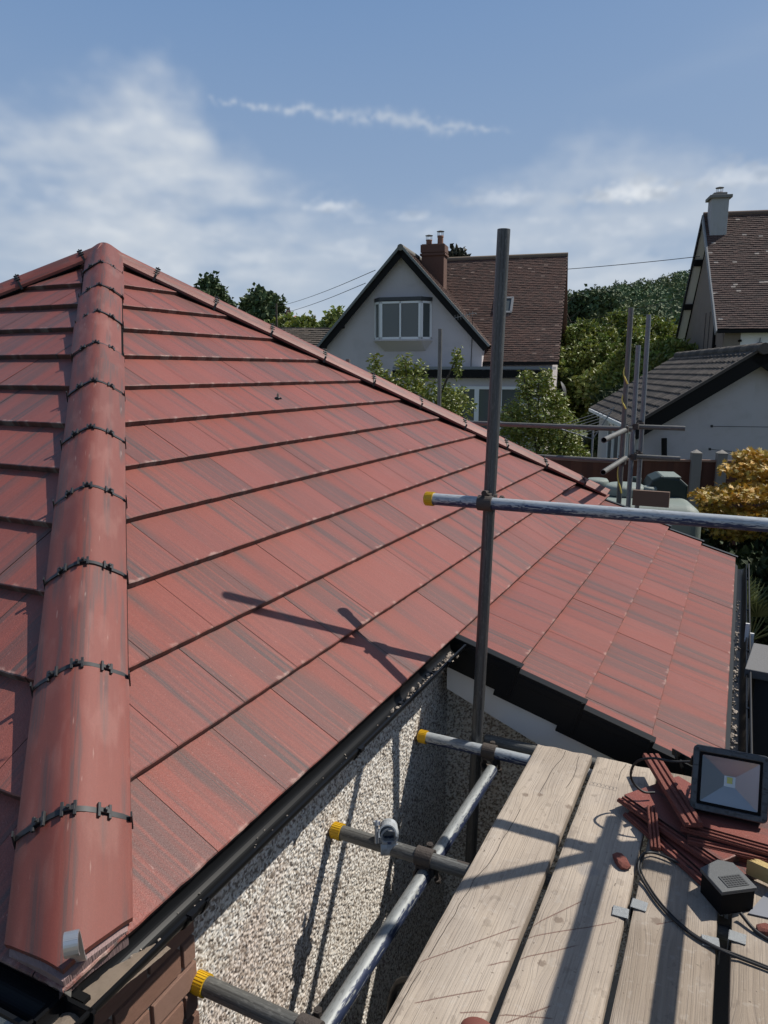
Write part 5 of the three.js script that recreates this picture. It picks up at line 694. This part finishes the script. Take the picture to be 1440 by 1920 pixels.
{ // timber fence with concrete posts
  const a = V3(-4.6, 0, -12.9), b = V3(1.9, 0, -15.0); const d = b.clone().sub(a), len = d.length(); d.normalize(); const turn = Math.atan2(-d.z, d.x); const f = thing('timber_fence', 'dark red-brown boarded fence with square concrete posts', 'fence', [a.x, GY, a.z], turn); const r = rng(121), mats = [[0.085, 0.030, 0.017], [0.072, 0.026, 0.016], [0.10, 0.037, 0.021]].map(c => std(c, 0.85, { bumpMap: rep(coarse, 1, 6), bumpScale: 0.003 })); const topAt = x => 1.83 + 0.0 * x;
  for (let x = 0; x < len; x += 0.1) mesh('board', box(0.108, 1.78 + (r() - 0.5) * 0.01, 0.014, x, 0.92, (Math.round(x * 10) % 2) * 0.006), mats[Math.floor(r() * 3)], f); mesh('capping_rail', box(len, 0.035, 0.06, len / 2, 1.83, 0), std([0.26, 0.16, 0.115], 0.9), f);
  for (const x of [0.6, 4.12, 4.55, 6.4]) { mesh('concrete_post', [box(0.17, 1.98, 0.15, x, 0.99, 0.02, 0.008), (() => { const g = new THREE.ConeGeometry(0.12, 0.06, 4); g.rotateY(Math.PI / 4); g.translate(x, 2.005, 0.02); return g; })()], M.concrete, f); }
}
{ // oil tank beyond the far verge
  const c = site(3.05, 0, 8.75), t = thing('oil_tank', 'grey-green plastic oil tank with a dark filler hood and round lids', 'tank', [c.x, GY, c.z], YAW - 0.2), m = std([0.19, 0.225, 0.20], 0.55, { bumpMap: rep(coarse, 3, 3), bumpScale: 0.002 }), dk = std([0.012, 0.024, 0.019], 0.5); const top = -1.43 - GY;
  mesh('shell', (() => { const g = new RoundedBoxGeometry(1.25, top, 1.5, 5, 0.18); const p = g.attributes.position; for (let i = 0; i < p.count; i++) { const y = p.getY(i); if (y > top / 2 - 0.2) { const k = 1 - 0.10 * Math.hypot(p.getX(i) / 0.62, p.getZ(i) / 0.75); p.setY(i, y * 1.0 + 0.12 * (k - 0.9) * 3 - 0.03); } } g.computeVertexNormals(); g.translate(0, top / 2, 0); return g; })(), m, t);
  const lid = (x, z, r, h, mt) => { const g = new THREE.LatheGeometry([[0, h], [r * 0.8, h], [r * 0.95, h * 0.8], [r, h * 0.5], [r, 0]].map(p => new THREE.Vector2(...p)), 24); g.translate(x, top - 0.02, z); mesh('lid', g, mt, t); }; lid(-0.15, 0.05, 0.24, 0.12, m); lid(-0.45, -0.2, 0.14, 0.14, m); lid(0.02, -0.3, 0.07, 0.16, dk); lid(0.12, 0.12, 0.09, 0.11, m);
  const hood = extrude([[-0.16, 0], [0.30, 0], [0.30, 0.15], [0.22, 0.22], [0.02, 0.24], [-0.06, 0.20]], 0.42, 0.025); hood.translate(0.22, top - 0.05, -0.3); mesh('filler_hood', hood, dk, t); mesh('hood_edge', [box(0.20, 0.02, 0.47, 0.36, top + 0.205, -0.09, 0.008)], m, t);
}
{ // scaffold at the far corner of the extension
  const s = thing('corner_scaffold', 'scaffold standards and crossing tubes rising beyond the far verge', 'scaffold', [0, 0, 0]); const T = (n, a, b, mt) => tubePart(s, n, V3(...a), V3(...b), mt);
  const pA = T('standard', [-1.0, GY, -7.24], [-1.0, 0.57, -7.30], M.dull); T('standard', [-0.965, GY, -7.72], [-0.985, 0.25, -7.86], M.greyTube); T('standard', [-0.905, GY, -8.0], [-0.935, 0.56, -8.12], M.greyTube);
  T('guard_rail', [-2.6, -0.535, -7.36], [-0.93, -0.545, -7.36], M.dull); T('guard_rail', [-0.97, -0.56, -7.93], [-0.50, -0.565, -7.96], M.dull); T('guard_rail', [-2.6, -0.84, -7.30], [-0.96, -0.85, -7.30], M.dull); T('guard_rail', [-0.97, -0.86, -7.88], [-0.52, -0.865, -7.9], M.dull);
  T('tie_tube', [-1.035, -0.575, -6.42], [-0.985, -0.55, -7.36], M.dull); T('tie_tube', [-1.02, -0.845, -6.38], [-0.972, -0.82, -7.32], M.dull);
  for (const [x, y, z] of [[-0.985, -0.545, -7.31], [-0.985, -0.845, -7.25], [-0.955, -0.55, -7.82], [-0.955, -0.855, -7.8], [-0.93, -0.55, -8.03], [-0.92, -0.86, -8.0]]) coupler(s, V3(x, y, z), V3(0, 1, 0), V3(0.4, 0, 1));
  const tape = std([0.62, 0.50, 0.10], 0.6), strip = (y0, y1, ph) => { const pts = []; for (let i = 0; i <= 10; i++) { const t = i / 10, a = ph + t * 3.4; pts.push(V3(-1.0 + Math.cos(a) * 0.0255, mix(y0, y1, t), -7.27 + Math.sin(a) * 0.0255)); } return bent(pts, 0.007, 5, 24); }; mesh('tape', [strip(-0.12, 0.05, 0.8), strip(-0.35, -0.2, 0.9), strip(-1.15, -0.88, 0.6)], tape, s);
  mesh('sole_board', box(0.36, 0.16, 0.05, -0.78, -1.30, -7.98), std([0.15, 0.095, 0.07], 0.9), s);
}
{ // single tubes standing behind the hip
  const p1 = site(0.98, 0, 13.2), a = solo('scaffold_pole', pipe(V3(p1.x, GY, p1.z), V3(p1.x, 0.72, p1.z), 0.035), M.dull, 'lone grey pole rising in front of the gabled house', 'pole'); const p2 = site(-0.465, 0, 9.7), b = solo('scaffold_pole', pipe(V3(p2.x, GY, p2.z), V3(p2.x, 0.15, p2.z), 0.03), M.dull, 'short pole stub just clearing the far hip', 'pole');
}
{ // yellow Japanese maple
  const p = site(4.55, 0, 9.3), t = thing('japanese_maple', 'yellow-leaved Japanese maple spreading behind the extension', 'tree', [p.x, GY, p.z], YAW); const br = []; const r = rng(141); for (let i = 0; i < 9; i++) { const a = i * 0.7; br.push(rod(V3(0, 0.5, 0), V3(Math.cos(a) * 0.55, 1.5 + r() * 0.4, Math.sin(a) * 0.5), 0.022, 6, 0.008)); } br.push(rod(V3(0, 0, 0), V3(0, 0.6, 0), 0.05, 8, 0.035)); mesh('trunk', br, bark, t); t.scale.y = 0.95;
  const star = (() => { const l = []; for (let i = -2; i <= 2; i++) { const g = leafGeo(0.30, 1 - Math.abs(i) * 0.16, 0.12); g.rotateY(i * 0.62); l.push(g); } return join(l); })(); const lob = []; for (const [x, y, z, rx, ry] of [[-0.35, 1.95, 0.2, .34, .13], [-0.05, 2.02, 0.25, .34, .13], [0.3, 2.05, 0.1, .36, .15], [0.05, 2.28, 0, .30, .12], [0.42, 2.30, -0.1, .34, .13], [0.16, 2.45, -0.1, .22, .09], [0.62, 2.2, 0.2, .34, .14], [-0.42, 1.72, 0.25, .30, .11], [0.0, 1.72, 0.3, .32, .11], [0.42, 1.75, 0.3, .36, .12], [0.75, 1.9, 0.2, .3, .13], [-0.2, 1.5, 0.3, .3, .1], [0.25, 1.5, 0.35, .3, .1], [0.7, 1.55, 0.3, .3, .1]]) lob.push([x, y, z, rx, ry, rx, rx]);
  crownMesh(t, star, leafMat([0.54, 0.36, 0.05], 0.38, 0.6), lob, 6400, 143, 0.058, 0.35, 0.3);
}
{ // dark shrubs added under the maple to stand in for deep shade
  for (const [r, d, h, s, sd, l] of [[4.3, 8.3, 1.25, 0.75, 171, 'low dark shrub added as shade under the maple, nearest the gutter'], [4.9, 8.9, 1.35, 0.8, 173, 'low dark shrub added as shade under the maple at the right edge'], [4.0, 9.4, 1.3, 0.8, 175, 'low dark shrub added as shade between the maple and the tank'], [4.6, 7.4, 0.9, 0.6, 177, 'low dark shrub added as shade beside the fan palm']]) tree('added_shade_shrub', l, 'shrub', site(r, 0, d), h, s, { geo: sprayB, mat: greenDark, n: 1300, size: 0.16, seed: sd, y0: 0.15, limbs: 3 });
}
{ // fan palm leaves and the dark pier by the gutter
  const p = site(3.62, 0, 6.9), t = thing('fan_palm', 'green fan palm with stiff pointed leaves beside the gutter', 'palm', [p.x, GY, p.z], YAW); mesh('trunk', rod(V3(0, 0, 0), V3(0, 0.80, 0), 0.09, 10, 0.07), bark, t); const m = leafMat([0.20, 0.23, 0.085], 0.25, 0.45), r = rng(151);
  for (let k = 0; k < 13; k++) { const a = k * 2.4, tilt = 0.25 + r() * 0.95, L = 0.28 + r() * 0.16; const dir = V3(Math.cos(a) * Math.sin(tilt), Math.cos(tilt), Math.sin(a) * Math.sin(tilt)); const hub = dir.clone().multiplyScalar(L).add(V3(0, 0.80, 0)); const st = mesh('frond', rod(V3(0, 0.78, 0), hub, 0.009, 5, 0.006), m, t); const bl = []; for (let i = -7; i <= 7; i++) { const g = leafGeo(0.030, 0.34 - Math.abs(i) * 0.011, 0.3); g.rotateY(i * 0.19); bl.push(g); } const g = join(bl); g.applyQuaternion(new THREE.Quaternion().setFromUnitVectors(V3(0, 0, 1), dir.clone().add(V3(0, -0.25, 0)).normalize())); g.translate(hub.x, hub.y, hub.z); mesh('blade', g, m, st); }
  const q = thing('gate_pier', 'dark slate-grey square pier with a pale flat cap beside the gutter', 'pier', [0.40, GY, -4.50], -0.1); mesh('shaft', box(0.40, -1.66 - GY, 0.36, 0, (-1.66 - GY) / 2, 0, 0.006), std([0.040, 0.045, 0.056], 0.7, { bumpMap: rep(coarse, 4, 10), bumpScale: 0.002 }), q); mesh('cap', box(0.50, 0.05, 0.46, 0, -1.632 - GY, 0, 0.006), std([0.15, 0.15, 0.152], 0.9, { bumpMap: coarse, bumpScale: 0.002 }), q);
  const w = thing('leaning_trims', 'white plastic trims leaning against the dark pier', 'trim', [0.14, GY - 0.0, -4.95], 0); for (const k of [0, 1]) mesh('trim', (() => { const g = box(0.022, 1.86, 0.035); g.rotateX(-0.18); g.translate(k * 0.03, 0.93 - k * 0.06, 0.16); return g; })(), M.white, w);
}
// ---------------------------------------------------------------- distant roofs, wires, drying frame, a passing insect
{
  const brickFar = std([0.26, 0.11, 0.075], 0.95); const house = (label, r, d, base, w, hgt, rise, dep, mat, pots) => { const c = site(r, 0, d), h = thing('distant_house', label, 'house', [c.x, GY, c.z], YAW + 0.25); mesh('wall', box(w - 0.4, hgt, dep - 0.4, 0, hgt / 2, 0), brickFar, h); const g = new THREE.ConeGeometry(1, 1, 4, 1); g.rotateY(Math.PI / 4); g.scale(w * 0.72, rise, dep * 0.72); g.translate(0, hgt + rise / 2, 0); mesh('roof', g, mat, h); for (const [x, y, z] of pots) { const k = mesh('chimney', box(0.7, 1.5, 0.6, x, hgt + y, z), brickFar, h); mesh('chimney_pot', [box(0.2, 0.5, 0.2, x - 0.15, hgt + y + 1.0, z), box(0.2, 0.5, 0.2, x + 0.15, hgt + y + 1.0, z)], brickFar, k); } };
  house('distant house with an orange-red hipped roof above the trees', -14.4, 124, 0, 11, 9.3, 3.0, 8, std([0.36, 0.125, 0.075], 0.9), [[-1.2, 3.0, 0]]); house('smaller distant red roof at the right of the orange one', -10.2, 126, 0, 7.5, 8.9, 2.2, 7, std([0.32, 0.115, 0.075], 0.9), [[-1.5, 2.2, 0], [2.2, 2.0, 0]]);
  const c = site(-5.6, 0, 46), h = thing('slate_bungalow', 'low dark brown tiled roof below the distant red houses', 'house', [c.x, GY, c.z], YAW + 0.12); mesh('wall', box(5.4, 4.6, 5, 0, 2.3, -2.6), M.render, h); const rf = mesh('roof', slab([V3(-3, 4.5, 0.2), V3(3, 4.5, 0.2), V3(3, 6.15, -2.6), V3(-3, 6.15, -2.6)], V3(0, 0.86, 0.5), 0.1), blackWood, h); const s = Math.atan2(1.65, 2.8); tiledSlope(rf, V3(-3, 4.5, 0.2), V3(1, 0, 0), V3(0, Math.sin(s), -Math.cos(s)), 6, 3.25, 0.3, 0.26, { mat: std([1, 1, 1], 0.9), a: [0.12, 0.095, 0.075], b: [0.07, 0.06, 0.05], pale: [0.16, 0.14, 0.11] }, 99);
  const wire = (a, b, sag, label) => { const p = site(...a), q = site(...b), m = p.clone().lerp(q, 0.5); m.y -= sag; solo('overhead_wire', bent([p, p.clone().lerp(m, 0.5).add(V3(0, -sag * 0.25, 0)), m, m.clone().lerp(q, 0.5).add(V3(0, -sag * 0.25, 0)), q], 0.014, 5, 40), M.cable, label, 'wire', 'overhead wires'); };
  wire([-8.7, 5.15, 62], [-0.35, 4.02, 31.2], 0.15, 'upper thin wire running to the left slope of the gable'); wire([-8.9, 4.5, 62], [-0.75, 3.5, 31.1], 0.15, 'lower thin wire running to the left slope of the gable'); wire([7.4, 4.28, 33.2], [12.5, 4.45, 30.5], 0.03, 'dark wire spanning the gap between the two tiled roofs'); wire([8.0, 2.15, 36], [13.2, 3.2, 33.5], 0.12, 'thin low wire crossing in front of the hillside trees');
  const po = site(-8.8, 0, 62.2); solo('telegraph_pole', rod(V3(po.x, GY, po.z), V3(po.x, 5.4, po.z), 0.11, 8, 0.08), bark, 'distant telegraph pole among the trees', 'pole');
  const dp = site(4.05, 0, 14.3), dr = thing('rotary_drier', 'folding rotary clothes drier leaning beside the garage', 'drier', [dp.x, GY, dp.z], YAW); mesh('post', rod(V3(0, 0, 0), V3(0, 2.3, 0), 0.02, 6), M.lead, dr); mesh('arms', [rod(V3(0, 2.1, 0), V3(-0.8, 2.35, 0.1), 0.012, 5), rod(V3(0, 2.1, 0), V3(0.35, 2.72, 0.1), 0.012, 5)], M.lead, dr); for (let i = 0; i < 7; i++) { const t = 0.25 + i * 0.12; mesh('line', rod(V3(-0.8 * t, 2.1 + 0.25 * t, 0.1 * t), V3(0.35 * t, 2.1 + 0.62 * t, 0.1 * t), 0.005, 4), M.lead, dr); }
  const f = thing('flying_bee', 'small dark bee in flight above the red tiles', 'insect', [-1.09, -0.07, -1.62], 0.6); f.scale.setScalar(0.6); const bd = new THREE.SphereGeometry(0.0085, 12, 8); bd.scale(1.5, 0.9, 0.9); mesh('body', bd, M.cable, f); const hd = new THREE.SphereGeometry(0.005, 10, 8); hd.translate(0.0145, 0, 0); mesh('head', hd, M.cable, f); const wm = new THREE.MeshPhysicalMaterial({ color: new THREE.Color().setRGB(0.25, 0.24, 0.22), transmission: 0.4, roughness: 0.4, thickness: 0, side: THREE.DoubleSide }); for (const k of [-1, 1]) { const w = new THREE.CircleGeometry(0.009, 12); w.scale(0.5, 1.2, 1); w.translate(0, 0.010, 0); w.rotateX(k * 0.5); w.translate(0.002, 0.004, k * 0.003); mesh('wing', w, wm, f); }
}
renderer.render(scene, camera);
